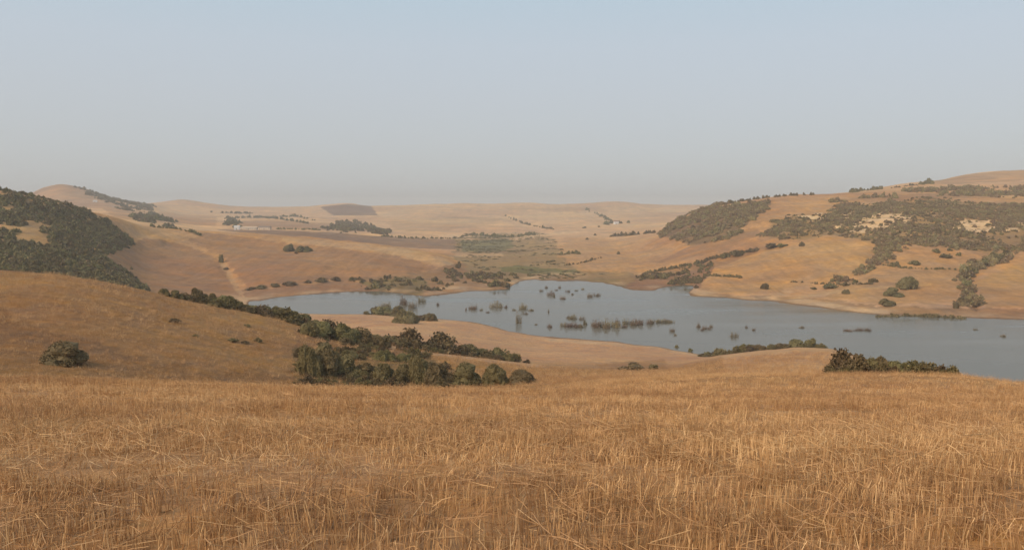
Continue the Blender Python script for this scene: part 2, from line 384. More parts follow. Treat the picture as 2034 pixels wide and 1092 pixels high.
# bare pale scars
SCAR = (.62, .46, .30)
SCARM = np.zeros(Z.shape, bool)
for pl in ([(1690, 452), (1712, 432), (1745, 424), (1795, 424), (1810, 434), (1800, 446), (1780, 440), (1770, 452), (1735, 456), (1700, 460)],
           [(1895, 446), (1925, 436), (1965, 438), (1980, 450), (1965, 460), (1915, 464), (1895, 456)],
           [(1660, 452), (1685, 428), (1692, 432), (1672, 458)], [(1995, 455), (2040, 440), (2040, 450), (2000, 465)],
           [(1560, 432), (1620, 428), (1636, 424), (1636, 436), (1600, 436)]):
    m = mask(pl, 600, 1080, 10, 9)
    m &= fbm(XG / 7, DG / 7, 99, 4) > -0.3
    COL[m] = SCAR
    SCARM |= m
paint(SCRUB_SOIL, [(0, 375), (110, 400), (230, 440), (272, 462), (262, 490), (205, 508), (295, 588), (200, 575), (0, 550)], 300, 720, .8, 5)
paint((.36, .24, .13), [(0, 400), (70, 412), (110, 450), (80, 470), (0, 500)], 300, 720, .6, 12)
# middle distance behind the brown hill
paint(PLOUGH, [(425, 456), (560, 457), (690, 464), (800, 472), (905, 476), (905, 496), (800, 491), (680, 478), (560, 468), (470, 461)], 930, 1420, .95, 2)
paint((.30, .195, .13), [(440, 440), (560, 438), (700, 447), (780, 462), (600, 453), (480, 448)], 1300, 2300, .7, 3)
paint((.36, .23, .15), [(200, 412), (300, 420), (430, 428), (430, 448), (330, 445), (230, 432)], 1000, 2350, .7, 3)
paint((.33, .215, .15), [(60, 386), (90, 372), (122, 366), (165, 374), (230, 396), (300, 408), (250, 420), (150, 412), (80, 400)], 1700, 2500, .8, 3)
paint((.19, .125, .10), [(636, 411), (690, 405), (738, 409), (751, 428), (662, 428)], 2000, 3420, .95, 1.0)
paint((.52, .37, .235), [(760, 415), (1000, 410), (1200, 408), (1400, 412), (1330, 428), (1100, 440), (900, 440), (760, 436)], 1800, 3400, .6, 4)
paint((.40, .275, .17), [(760, 440), (900, 430), (1000, 434), (960, 450), (860, 462), (790, 456)], 1500, 2800, .6, 4)
paint((.37, .25, .155), [(1000, 412), (1100, 409), (1180, 412), (1220, 420), (1100, 420), (1020, 418)], 2000, 3400, .5, 4)
paint((.56, .40, .26), [(1010, 474), (1060, 464), (1140, 458), (1150, 462), (1080, 470), (1015, 478)], 1200, 2100, .8, 2)
paint((.39, .255, .15), [(1120, 470), (1300, 480), (1340, 500), (1300, 525), (1150, 535), (1120, 510)], 700, 1500, .6, 4)
paint((.36, .24, .155), [(1840, 362), (1900, 350), (2034, 334), (2300, 330), (2300, 365), (2034, 358), (1900, 366)], 1200, 1700, .8, 2)
paint((.25, .155, .10), [(1640, 400), (1760, 388), (1900, 384), (2034, 398), (1900, 394), (1760, 400)], 850, 1180, .6, 3)

wet = smooth(-60.5, -60.0, Z) * (1 - smooth(-59.85, -59.6, Z)) * (DG > 200) * (DG < 760)
silt = smooth(-59.8, -59.6, Z) * (1 - smooth(-59.0, -58.2, Z)) * (DG > 200) * (DG < 760) * np.clip(.5 + fbm(XG / 25, DG / 25, 301, 3), 0, 1)
COL = COL * (1 - .75 * wet)[..., None] + np.asarray((.17, .115, .075)) * (.75 * wet)[..., None]
COL = COL * (1 - .75 * silt)[..., None] + np.asarray((.50, .37, .26)) * (.75 * silt)[..., None]
COL *= np.array((1.02, .885, .70))

# ------------------------------------------------------------------ materials
def new_mat(name):
    m = bpy.data.materials.new(name)
    m.use_nodes = True
    nt = m.node_tree
    b = nt.nodes['Principled BSDF']
    return m, nt, b

def N(nt, kind, **kw):
    n = nt.nodes.new(kind)
    for k, v in kw.items():
        if k in n.inputs.keys():
            n.inputs[k].default_value = v
        else:
            setattr(n, k, v)
    return n

def math_node(nt, op, a, b=None, c=None):
    n = nt.nodes.new('ShaderNodeMath')
    n.operation = op
    for i, v in enumerate((a, b, c)):
        if v is None: continue
        if isinstance(v, (int, float)): n.inputs[i].default_value = v
        else: nt.links.new(v, n.inputs[i])
    return n.outputs[0]

def noise(nt, vec, scale, detail=3, rough=0.55, stretch=None):
    if stretch:
        mp = nt.nodes.new('ShaderNodeMapping')
        mp.inputs['Scale'].default_value = stretch
        nt.links.new(vec, mp.inputs[0])
        vec = mp.outputs[0]
    n = N(nt, 'ShaderNodeTexNoise', Scale=scale, Detail=detail, Roughness=rough)
    nt.links.new(vec, n.inputs['Vector'])
    return n.outputs[0]

def mul_color(nt, col, fac):
    n = nt.nodes.new('ShaderNodeMix')
    n.data_type = 'RGBA'; n.blend_type = 'MULTIPLY'
    n.inputs['Factor'].default_value = 1.0
    nt.links.new(col, n.inputs['A'])
    nt.links.new(fac, n.inputs['B'])
    return n.outputs['Result']

def ground_material(name, fine, mid, big, bump_scale, bump_dist, streak=None):
    m, nt, b = new_mat(name)
    at = N(nt, 'ShaderNodeAttribute', attribute_name='soil')
    geo = nt.nodes.new('ShaderNodeNewGeometry')
    P = geo.outputs['Position']
    f1 = noise(nt, P, fine, 4, 0.65)
    f2 = noise(nt, P, mid, 4, 0.6)
    f3 = noise(nt, P, big, 3, 0.5)
    v = math_node(nt, 'MULTIPLY_ADD', f1, 0.9, 0.55)
    v2 = math_node(nt, 'MULTIPLY_ADD', f2, 0.8, 0.60)
    v3 = math_node(nt, 'MULTIPLY_ADD', f3, 0.6, 0.70)
    v = math_node(nt, 'MULTIPLY', v, v2)
    v = math_node(nt, 'MULTIPLY', v, v3)
    if streak:
        f4 = noise(nt, P, streak[0], 3, 0.6, streak[1])
        v = math_node(nt, 'MULTIPLY', v, math_node(nt, 'MULTIPLY_ADD', f4, 0.7, 0.65))
    if streak:
        f5 = noise(nt, P, streak[0] * 2.5, 3, 0.6, (1.0, 0.12, 0.12))
        v = math_node(nt, 'MULTIPLY', v, math_node(nt, 'MULTIPLY_ADD', f5, 0.5, 0.75))
    c = mul_color(nt, at.outputs['Color'], v)
    # dry weeds and bare earth drift through the crop colour
    hs = nt.nodes.new('ShaderNodeHueSaturation')
    nt.links.new(c, hs.inputs['Color'])
    nt.links.new(math_node(nt, 'MULTIPLY_ADD', f2, 0.5, 0.75), hs.inputs['Saturation'])
    nt.links.new(math_node(nt, 'MULTIPLY_ADD', f3, 0.03, 0.485), hs.inputs['Hue'])
    nt.links.new(hs.outputs[0], b.inputs['Base Color'])
    b.inputs['Roughness'].default_value = 0.95
    b.inputs['Specular IOR Level'].default_value = 0.1
    bp = N(nt, 'ShaderNodeBump', Strength=0.6, Distance=bump_dist)
    nt.links.new(noise(nt, P, bump_scale, 4, 0.6), bp.inputs['Height'])
    nt.links.new(bp.outputs[0], b.inputs['Normal'])
    return m

M_FIELD = ground_material('stubble_ground', 18.0, 1.1, 0.12, 30.0, 0.03, (3.0, (0.25, 1.0, 1.0)))
M_NEAR = ground_material('dry_slope', 2.2, 0.25, 0.03, 2.5, 0.25, (0.6, (0.3, 1.0, 1.0)))
M_MID = ground_material('hill_fields', 0.25, 0.05, 0.008, 0.3, 1.2, (0.06, (0.35, 1.0, 1.6)))
M_FAR = ground_material('far_fields', 0.05, 0.015, 0.003, 0.06, 4.0, (0.02, (0.3, 1.0, 1.0)))

# ------------------------------------------------------------------ terrain meshes
def strip_object(name, lo, hi, mat, label, cat):
    """the cells of the terrain grid whose row lies between lo[col] and hi[col]"""
    ri = np.arange(ND - 1)[:, None]
    ccol = np.minimum(np.arange(NC - 1), NC - 2)
    L = np.searchsorted(D, lo)[:-1][None, :] if lo is not None else np.zeros((1, NC - 1), int)
    H = np.searchsorted(D, hi)[:-1][None, :] if hi is not None else np.full((1, NC - 1), ND, int)
    sel = (ri >= L) & (ri < H)
    r, c = np.nonzero(sel)
    quads = np.stack([r * NC + c, r * NC + c + 1, (r + 1) * NC + c + 1, (r + 1) * NC + c], 1)
    used, inv = np.unique(quads.ravel(), return_inverse=True)
    co = np.stack([XG.ravel()[used], DG.ravel()[used], Z.ravel()[used] + CAMZ], 1).astype(np.float32)
    me = bpy.data.meshes.new(name)
    me.vertices.add(len(co)); me.vertices.foreach_set('co', co.ravel())
    n = len(quads)
    me.loops.add(n * 4); me.loops.foreach_set('vertex_index', inv.astype(np.int32))
    me.polygons.add(n)
    me.polygons.foreach_set('loop_start', np.arange(0, n * 4, 4, dtype=np.int32))
    me.polygons.foreach_set('use_smooth', np.ones(n, bool))
    at = me.attributes.new('soil', 'FLOAT_COLOR', 'POINT')
    cc = np.ones((len(used), 4), np.float32); cc[:, :3] = COL.reshape(-1, 3)[used]
    at.data.foreach_set('color', cc.ravel())
    me.update(); me.validate()
    me.materials.append(mat)
    o = bpy.data.objects.new(name, me); C.objects.link(o)
    return tag(o, label, cat, kind='structure')

b1 = dR[I_EDGE] + 3.0
b2 = 0.5 * (dR[I_NSH] + dR[I_NSH + 1])
b3 = dR[I_BACK] + 10
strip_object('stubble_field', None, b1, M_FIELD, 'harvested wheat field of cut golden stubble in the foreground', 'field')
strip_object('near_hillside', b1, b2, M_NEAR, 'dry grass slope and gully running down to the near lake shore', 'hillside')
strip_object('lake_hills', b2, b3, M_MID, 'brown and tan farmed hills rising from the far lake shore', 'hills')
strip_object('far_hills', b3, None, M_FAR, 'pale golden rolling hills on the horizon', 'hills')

# the rest of the land, round behind the camera
az0 = math.atan(1.2)
rr = np.geomspace(0.35, 9000, 110)
azs = np.linspace(az0, 2 * math.pi - az0, 97)
def land_z(X, Y):
    """ground height (relative to the eye) anywhere, the fan of the view included"""
    X, Y = np.asarray(X, float), np.asarray(Y, float)
    f_ = ground_at(np.clip(X / np.maximum(Y, .25), -1.2, 1.2), np.clip(Y, .25, 6400))
    return np.where(Y > .25, f_, -1.55 + .06 * np.minimum(np.maximum(-Y, 0), 500))
RA, AA = np.meshgrid(rr, azs)
GX, GY = RA * np.sin(AA), RA * np.cos(AA)
GZ = land_z(GX, GY)
gi_ = np.clip(np.searchsorted(D, np.clip(GY, .25, 6400)), 0, ND - 1)
gcol = np.where((GX > 0)[..., None], COL[gi_, NC - 1], COL[gi_, 0])
gv = np.stack([GX, GY, GZ + CAMZ], -1).reshape(-1, 3).tolist()
gc = np.concatenate([gcol, np.ones(gcol.shape[:2] + (1,))], -1).reshape(-1, 4)
nr = len(rr)
gf = [(k * nr + j, k * nr + j + 1, (k + 1) * nr + j + 1, (k + 1) * nr + j) for k in range(len(azs) - 1) for j in range(nr - 1)]
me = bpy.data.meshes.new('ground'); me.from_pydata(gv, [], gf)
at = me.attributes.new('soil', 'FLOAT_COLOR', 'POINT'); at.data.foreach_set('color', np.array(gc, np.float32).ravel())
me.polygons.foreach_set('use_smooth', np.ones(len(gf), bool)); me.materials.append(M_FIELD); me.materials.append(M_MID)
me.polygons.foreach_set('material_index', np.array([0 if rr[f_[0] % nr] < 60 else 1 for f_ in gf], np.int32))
og = bpy.data.objects.new('ground', me); C.objects.link(og)
tag(og, 'dry farmland continuing behind the viewpoint', 'ground', kind='structure')

# ------------------------------------------------------------------ water
m, nt, b = new_mat('lake_water')
# silty water: muddy body colour under a rippled surface
nt.nodes.remove(b)
df = N(nt, 'ShaderNodeBsdfDiffuse', Color=(.135, .12, .088, 1))
gl = N(nt, 'ShaderNodeBsdfGlossy', Color=(.95, .95, .95, 1))
fr = N(nt, 'ShaderNodeFresnel', IOR=1.33)
ms = nt.nodes.new('ShaderNodeMixShader')
geo = nt.nodes.new('ShaderNodeNewGeometry')
bp = N(nt, 'ShaderNodeBump', Strength=0.3, Distance=0.08)
nz = noise(nt, geo.outputs['Position'], 0.7, 4, 0.6, (0.5, 1.0, 1.0))
nz2 = noise(nt, geo.outputs['Position'], 0.03, 4, 0.6, (0.22, 1.0, 1.0))
nt.links.new(math_node(nt, 'MULTIPLY', nz, nz2), bp.inputs['Height'])
nt.links.new(bp.outputs[0], gl.inputs['Normal'])
rv = nt.nodes.new('ShaderNodeMapRange')
rv.inputs['From Min'].default_value = .35; rv.inputs['From Max'].default_value = .65
rv.inputs['To Min'].default_value = .03; rv.inputs['To Max'].default_value = .30
nt.links.new(nz2, rv.inputs[0]); nt.links.new(rv.outputs[0], gl.inputs['Roughness'])
nt.links.new(math_node(nt, 'MULTIPLY', fr.outputs[0], 0.72), ms.inputs[0])
nt.links.new(df.outputs[0], ms.inputs[1]); nt.links.new(gl.outputs[0], ms.inputs[2])
nt.links.new(ms.outputs[0], nt.nodes['Material Output'].inputs['Surface'])
wv = []
wt = np.linspace(-0.36, 1.15, 60)
wd = np.linspace(190, 720, 30)
for t in wt:
    for d in wd: wv.append((t * d, d, 0.0))
wf = [(i * 30 + j, (i + 1) * 30 + j, (i + 1) * 30 + j + 1, i * 30 + j + 1) for i in range(59) for j in range(29)]
me = bpy.data.meshes.new('lake_water'); me.from_pydata(wv, [], wf); me.materials.append(m)
ow = bpy.data.objects.new('lake_water', me); C.objects.link(ow)
tag(ow, 'calm grey blue reservoir lying between the dry hills', 'lake', kind='structure')

# ------------------------------------------------------------------ plants
def foliage_mat(name, c0, c1, rnd=0.35):
    m, nt, b = new_mat(name)
    geo = nt.nodes.new('ShaderNodeNewGeometry')
    oi = nt.nodes.new('ShaderNodeObjectInfo')
    tcn = nt.nodes.new('ShaderNodeTexCoord')
    n1 = noise(nt, tcn.outputs['Object'], 6.0, 3, 0.6)
    mx = nt.nodes.new('ShaderNodeMix'); mx.data_type = 'RGBA'
    mx.inputs['A'].default_value = (*c0, 1); mx.inputs['B'].default_value = (*c1, 1)
    n2 = noise(nt, geo.outputs['Position'], 0.045, 3, 0.6)
    k = math_node(nt, 'ADD', math_node(nt, 'MULTIPLY', n1, 0.5), math_node(nt, 'MULTIPLY', oi.outputs['Random'], rnd * 1.5))
    k = math_node(nt, 'ADD', k, math_node(nt, 'MULTIPLY_ADD', n2, 1.6, -0.8))
    nt.links.new(k, mx.inputs['Factor'])
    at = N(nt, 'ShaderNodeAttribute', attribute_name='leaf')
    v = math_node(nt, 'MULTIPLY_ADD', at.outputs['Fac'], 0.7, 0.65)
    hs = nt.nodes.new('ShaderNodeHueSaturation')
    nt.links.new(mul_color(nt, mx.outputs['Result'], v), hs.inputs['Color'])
    nt.links.new(math_node(nt, 'MULTIPLY_ADD', oi.outputs['Random'], 0.05, 0.478), hs.inputs['Hue'])
    nt.links.new(hs.outputs[0], b.inputs['Base Color'])
    b.inputs['Roughness'].default_value = 0.75
    b.inputs['Specular IOR Level'].default_value = 0.2
    return m
M_GREEN = foliage_mat('evergreen_leaves', (.145, .115, .048), (.235, .18, .083))
M_DRY = foliage_mat('dusty_leaves', (.15, .115, .055), (.25, .175, .085))
M_GREY = foliage_mat('bare_twigs', (.16, .115, .075), (.27, .19, .12))
m, nt, b = new_mat('bark'); b.inputs['Roughness'].default_value = .9
tcn = nt.nodes.new('ShaderNodeTexCoord'); rp = nt.nodes.new('ShaderNodeValToRGB')
rp.color_ramp.elements[0].color = (.06, .045, .03, 1); rp.color_ramp.elements[1].color = (.15, .11, .08, 1)
nt.links.new(noise(nt, tcn.outputs['Object'], 20, 3, .6, (1, 1, .2)), rp.inputs[0]); nt.links.new(rp.outputs[0], b.inputs['Base Color'])
M_BARK = m

def mesh_np(name, co, faces, mat, leaf=None, smooth_=False):
    me = bpy.data.meshes.new(name)
    me.from_pydata([tuple(v) for v in co], [], faces)
    if leaf is not None:
        a = me.attributes.new('leaf', 'FLOAT', 'POINT'); a.data.foreach_set('value', np.asarray(leaf, np.float32))
    if smooth_: me.polygons.foreach_set('use_smooth', np.ones(len(faces), bool))
    me.materials.append(mat)
    me.update()
    return me

def ico(sub):
    bm = bmesh.new(); bmesh.ops.create_icosphere(bm, subdivisions=sub, radius=1)
    co = np.array([v.co[:] for v in bm.verts]); fs = [tuple(v.index for v in f.verts) for f in bm.faces]
    bm.free(); return co, fs
ICO1, ICO2 = ico(1), ico(2)

def bush_mesh(name, seed, mat, lobes=7, leaves=1800, size=0.055, spread=0.30, core=ICO2, open_=0.0, ragged=.42):
    """unit shrub: about 1 wide, 1 high, standing on z = 0; lumpy core wrapped in leaf clumps"""
    g = np.random.default_rng(seed)
    cs, rs = [], []
    lobes = int(lobes * 1.7)
    ex, ey = g.uniform(.8, 1.15), g.uniform(.8, 1.15)
    for k in range(lobes):
        a = g.uniform(0, 2 * math.pi)
        q = spread * 1.15 * math.sqrt(g.random())
        rad = g.uniform(.11, .27)
        top = (1 - (q / (spread * 1.5)) ** 2) * g.uniform(.45, .95)
        rz = rad * g.uniform(1.5, 2.1)
        cs.append((q * ex * math.cos(a), q * ey * math.sin(a), max(.08, top * 1.25 - rz))); rs.append((rad, rad, rz))
    cs, rs = np.array(cs), np.array(rs)
    V, Fc, lf = [], [], []
    base = 0
    for c, r in zip(cs, rs):
        p = core[0] * (1 + 0.16 * g.standard_normal((len(core[0]), 1))) * r * (0.9 - open_) + c
        p[:, 2] = np.maximum(p[:, 2], 0.0)
        V.append(p); Fc += [tuple(i + base for i in f) for f in core[1]]; base += len(p)
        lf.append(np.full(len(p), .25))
    # leaf clumps: small bent quads on and just outside the lobes
    k = g.integers(0, lobes, leaves)
    d = g.standard_normal((leaves, 3)); d[:, 2] = np.where(d[:, 2] < -0.5, -d[:, 2], d[:, 2]); d /= np.linalg.norm(d, axis=1)[:, None]
    pos = cs[k] + d * rs[k] * (0.88 + ragged * g.random((leaves, 1)) ** 3)
    pos[:, 2] += .05 * g.random(leaves) ** 4
    ok = pos[:, 2] > -0.02
    pos, d = pos[ok], d[ok]
    n = len(pos)
    a = d + 0.9 * g.standard_normal((n, 3)); a /= np.linalg.norm(a, axis=1)[:, None]
    b_ = np.cross(a, g.standard_normal((n, 3))); b_ /= np.linalg.norm(b_, axis=1)[:, None]
    s = size * g.uniform(.6, 1.5, (n, 1))
    a[:, 2] *= 1.7; b_[:, 2] *= 1.7
    q = np.stack([pos - b_ * s * .5, pos + a * s * .55 - d * s * .1, pos + b_ * s * .5, pos - a * s * .55], 1).reshape(-1, 3)
    V.append(q)
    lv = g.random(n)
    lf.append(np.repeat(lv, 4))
    Fc += [(base + 4 * i, base + 4 * i + 1, base + 4 * i + 2, base + 4 * i + 3) for i in range(n)]
    co = np.concatenate(V)
    co[:, 2] /= co[:, 2].max(); wid = max(np.ptp(co[:, 0]), np.ptp(co[:, 1])); co[:, :2] /= wid
    return mesh_np(name, co, Fc, mat, np.concatenate(lf))

def tube(V, Fc, pts, rad, sides=5):
    base = len(V)
    n = len(pts)
    for i, p in enumerate(pts):
        p = Vector(p)
        tdir = (Vector(pts[min(i + 1, n - 1)]) - Vector(pts[max(i - 1, 0)])).normalized()
        u_ = tdir.orthogonal().normalized(); v_ = tdir.cross(u_)
        for k in range(sides):
            a = 2 * math.pi * k / sides
            V.append(tuple(p + (u_ * math.cos(a) + v_ * math.sin(a)) * rad[i]))
    for i in range(n - 1):
        for k in range(sides):
            Fc.append((base + i * sides + k, base + i * sides + (k + 1) % sides, base + (i + 1) * sides + (k + 1) % sides, base + (i + 1) * sides + k))

def stem_mesh(name, seed):
    g = random.Random(seed); V, Fc = [], []
    for k in range(4):
        a = g.uniform(0, 6.28); q = g.uniform(.12, .25)
        tube(V, Fc, [(0, 0, -.06), (.04 * math.cos(a), .04 * math.sin(a), .12), (q * math.cos(a), q * math.sin(a), g.uniform(.35, .5))], [.03, .022, .008])
    return mesh_np(name, V, Fc, M_BARK)

def twig_mesh(name, seed, n=80, tall=1.0, leaves=520):
    """bare half-drowned shrub: many fine twigs rising out of the water over a wide patch, dry leaves among them; z = 0 is the water line"""
    g = random.Random(seed); V, Fc = [], []
    tips = []
    cl = [(g.uniform(-.36, .36), g.uniform(-.36, .36), g.uniform(.45, 1.0)) for _ in range(6)]
    for k in range(n):
        cx, cy, ch = g.choice(cl)
        x, y = cx + g.gauss(0, .10), cy + g.gauss(0, .10); a = g.uniform(0, 6.28); o = g.uniform(.0, .13); l = ch * g.uniform(.35, 1.0) * tall
        p1 = (x + .4 * o * math.cos(a), y + .4 * o * math.sin(a), l * .5); p2 = (x + o * math.cos(a), y + o * math.sin(a), l)
        tube(V, Fc, [(x, y, -.25), p1, p2], [.010, .007, .003], 3)
        tips += [p1, p2, (p1[0], p1[1], l * .25)]
    lf = [.4] * len(V)
    for k in range(leaves):
        p = Vector(g.choice(tips)) + Vector((g.gauss(0, .05), g.gauss(0, .05), g.gauss(-.05, .08)))
        p.z = max(p.z, .0)
        s = g.uniform(.02, .06); base = len(V); v = g.random()
        for q in range(4): V.append(tuple(p + Vector((g.uniform(-s, s), g.uniform(-s, s), g.uniform(-s, s))))); lf.append(v)
        Fc.append((base, base + 1, base + 2, base + 3))
    return mesh_np(name, V, Fc, M_GREY, lf)

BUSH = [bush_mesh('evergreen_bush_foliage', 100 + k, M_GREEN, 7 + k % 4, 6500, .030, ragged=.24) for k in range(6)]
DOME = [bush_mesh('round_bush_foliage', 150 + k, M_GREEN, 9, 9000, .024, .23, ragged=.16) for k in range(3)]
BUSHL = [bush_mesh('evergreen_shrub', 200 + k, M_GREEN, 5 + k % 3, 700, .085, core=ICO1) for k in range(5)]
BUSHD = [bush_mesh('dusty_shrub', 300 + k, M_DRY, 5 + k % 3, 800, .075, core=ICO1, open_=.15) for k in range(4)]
STEM = [stem_mesh('stem', 400 + k) for k in range(3)]
TWIG = [twig_mesh('drowned_shrub', 500 + k) for k in range(5)]

def obj(name, me, parent=None):
    o = bpy.data.objects.new(name, me); C.objects.link(o)
    if parent: o.parent = parent
    return o

def big_bush(P, wid, hgt, k, name='evergreen_bush', mat=None):
    e = bpy.data.objects.new(name, None); C.objects.link(e)
    e.location = P - Vector((0, 0, 0.04 * hgt)); e.rotation_euler.z = random.uniform(0, 6.28)
    e.scale = (wid * 1.04, wid * 1.04, hgt * 1.06)
    obj('foliage', BUSH[k % len(BUSH)] if mat is None else mat, e)
    obj('stem', STEM[k % len(STEM)], e)
    return e

def small_bush(P, wid, hgt, k, kind='g', name=None):
    lib = {'g': BUSHL, 'd': BUSHD}[kind]
    o = obj(name or ('evergreen_shrub' if kind == 'g' else 'dry_shrub'), lib[k % len(lib)])
    o.location = P - Vector((0, 0, 0.05 * hgt)); o.rotation_euler.z = random.uniform(0, 6.28); o.scale = (wid, wid, hgt * 1.05)
    return o

ORD = 'first second third fourth fifth sixth seventh eighth ninth tenth eleventh twelfth thirteenth fourteenth fifteenth sixteenth seventeenth eighteenth nineteenth twentieth twenty-first twenty-second twenty-third twenty-fourth twenty-fifth'.split()
def ordinal(i, n):
    if n == 1: return ''
    if i == 0: return 'leftmost'
    if i == n - 1: return 'rightmost'
    return ORD[i]

cnt = [0]
def row(specs, what, where, cat, group, kind='big', name=None, **kw):
    """specs: (x, base y, width, height[, depth]) in photo pixels, left to right; one bush each"""
    specs = sorted(specs)
    for i, s in enumerate(specs):
        x, y, wp, hp = s[:4]
        if len(s) > 4: P, d = at_depth(x, s[4])
        else: P, d = hit(x, y, **kw)
        cnt[0] += 1
        wid, hgt = wp * d / F, hp * d / F
        if len(specs) > 3: wid, hgt = wid * random.uniform(.95, 1.3), hgt * random.uniform(.84, 1.12)
        if kind == 'big': o = big_bush(P, wid, hgt, cnt[0], name or 'evergreen_bush')
        elif kind == 'dome': o = big_bush(P, wid, hgt, cnt[0], name or 'evergreen_bush', DOME[cnt[0] % 3])
        else: o = small_bush(P, wid, hgt, cnt[0], kind, name)
        n = len(specs)
        if n == 1: lab = f'{what} {where}'
        else: lab = f'{what} {where}, {ordinal(i, n)}' + (' from the left' if 0 < i < n - 1 else '')
        tag(o, lab, cat, group if n > 1 else None)

# near slope
row([(130, 722, 92, 46)], 'large round dark green bush', 'alone on the dry grass slope', 'bush', None, 'dome', dmin=60)
row([(345, 640, 28, 9), (462, 678, 30, 9), (487, 682, 20, 7), (512, 679, 18, 9), (490, 648, 14, 6), (388, 668, 16, 5)], 'low brown tuft', 'on the dry grass slope', 'shrub', 'low tufts on the near slope', 'd', 'dry_shrub', dmin=70)
row([(322, 0, 22, 15, 169), (345, 0, 28, 17, 170)], 'small dark bush', 'peeking over the grassy spur crest', 'bush', 'pair of bushes over the spur crest', dmin=70)
row([(388, 0, 40, 27, 176), (412, 0, 42, 26, 177), (438, 0, 44, 27, 176), (468, 0, 38, 20, 177), (494, 0, 40, 17, 177), (522, 0, 42, 19, 178), (550, 0, 40, 24, 178), (576, 0, 42, 20, 178), (602, 0, 36, 24, 177), (618, 0, 34, 22, 174)],
    'dark olive bush', 'in the hedge behind the spur crest', 'bush', 'bushes lined up behind the spur crest', dmin=70)
# thicket in the gully
row([(612, 684, 40, 30, 160), (640, 680, 56, 34, 165), (676, 684, 60, 36, 166), (716, 688, 50, 30, 168), (748, 690, 44, 24, 168)], 'spreading bush', 'at the head of the gully thicket', 'bush', 'bushes at the head of the gully', dmin=70)
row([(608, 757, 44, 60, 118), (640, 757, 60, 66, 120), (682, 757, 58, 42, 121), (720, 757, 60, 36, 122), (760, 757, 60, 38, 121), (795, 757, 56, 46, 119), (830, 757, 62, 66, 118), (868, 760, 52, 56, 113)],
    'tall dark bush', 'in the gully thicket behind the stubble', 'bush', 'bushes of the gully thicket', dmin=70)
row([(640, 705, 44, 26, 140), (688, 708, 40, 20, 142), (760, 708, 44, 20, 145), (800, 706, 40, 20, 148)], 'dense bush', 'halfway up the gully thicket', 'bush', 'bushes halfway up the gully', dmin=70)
row([(925, 758, 66, 48, 113), (984, 758, 64, 46, 112), (1040, 758, 70, 28, 110)], 'rounded green bush', 'at the field edge beside the gully', 'bush', 'three round bushes at the field edge', 'dome', dmin=70)
row([(770, 690, 50, 26, 190), (812, 692, 54, 28, 194), (850, 697, 44, 22, 198), (882, 699, 48, 34, 200), (925, 704, 46, 24, 205), (958, 708, 42, 22, 208), (988, 712, 44, 30, 205), (1008, 716, 26, 18, 203)],
    'olive bush', 'in the row behind the pale ridge', 'bush', 'bushes along the pale ridge', dmin=70)
row([(1255, 735, 60, 18), (1300, 733, 34, 12)], 'low spreading shrub', 'on the slope between field and lake', 'shrub', 'low shrubs on the slope', 'g', dmin=95)
# near shore
row([(760, 625, 44, 20), (790, 628, 40, 20), (806, 642, 60, 32), (834, 637, 14, 10), (852, 637, 25, 17)], 'rounded dark bush', 'on the near lake shore', 'bush', 'bushes on the near lake shore', dmin=230)
row([(1345, 692, 14, 9), (1372, 699, 12, 8), (1408, 704, 20, 10, 318), (1430, 706, 32, 14, 318)], 'small shore shrub', 'at the tip of the bare shore field', 'shrub', 'shrubs at the tip of the shore field', 'g', dmin=230)
row([(1488, 0, 30, 19, 268), (1512, 0, 34, 20, 268), (1540, 0, 30, 18, 270), (1562, 0, 36, 20, 270), (1588, 0, 38, 22, 270), (1616, 0, 30, 24, 268), (1634, 0, 24, 16, 266)], 'grey green bush', 'along the top of the bare knoll', 'bush', 'bushes along the knoll top', dmin=100)
row([(1706, 741, 40, 34, 62), (1734, 741, 48, 43, 63), (1762, 741, 46, 42, 63), (1788, 741, 42, 41, 62), (1812, 741, 42, 38, 62), (1836, 741, 40, 36, 61), (1856, 742, 36, 31, 61), (1874, 744, 24, 20, 60)],
    'dark bush', 'in the clump at the stubble edge', 'bush', 'clump of bushes at the stubble edge', dmin=55)
# far shore, right
row([(1803, 573, 40, 25)], 'large dark green bush', 'on the tan field above the right shore', 'bush', None, dmin=420)
row([(1773, 588, 38, 18)], 'wide olive bush', 'just below the large dark bush', 'bush', None, dmin=420)
row([(1757, 606, 40, 14)], 'flat spreading bush', 'nearest the right shore', 'bush', None, dmin=420)
row([(1681, 583, 17, 9)], 'small round dark bush', 'left of the olive bush', 'bush', None, dmin=420)
row([(1520, 574, 22, 12)], 'solitary green bush', 'on the pale field above the shore', 'bush', None, dmin=420)
row([(1900, 612, 18, 14), (1916, 604, 30, 18), (1946, 608, 34, 14), (1920, 572, 22, 18), (1925, 590, 26, 20), (1912, 550, 18, 12), (1930, 540, 24, 14), (1955, 528, 30, 16), (1980, 518, 30, 18), (2000, 508, 26, 14)],
    'dry olive shrub', 'in the gully on the right hillside', 'shrub', 'shrubs in the right hillside gully', 'g', dmin=420)
row([(1858, 502, 18, 9), (1880, 512, 20, 9), (1904, 508, 12, 8), (1886, 498, 12, 7), (1776, 528, 22, 10), (1815, 525, 24, 10)], 'small dark shrub', 'below the scrub belt', 'shrub', 'shrubs below the scrub belt', 'g', dmin=420)
row([(1592, 488, 14, 9), (1535, 492, 34, 12), (1556, 490, 26, 8), (1460, 508, 36, 12), (1440, 512, 24, 10), (1495, 500, 20, 6)], 'olive shrub', 'on the crest of the tan field', 'shrub', 'shrubs along the tan field crest', 'g', dmin=420)
row([(1680, 568, 14, 10), (1700, 562, 12, 8), (1650, 572, 30, 10), (1735, 560, 16, 9), (1615, 575, 14, 6)], 'greenish shrub', 'along the lower field boundary', 'shrub', 'shrubs on the lower boundary', 'g', dmin=420)
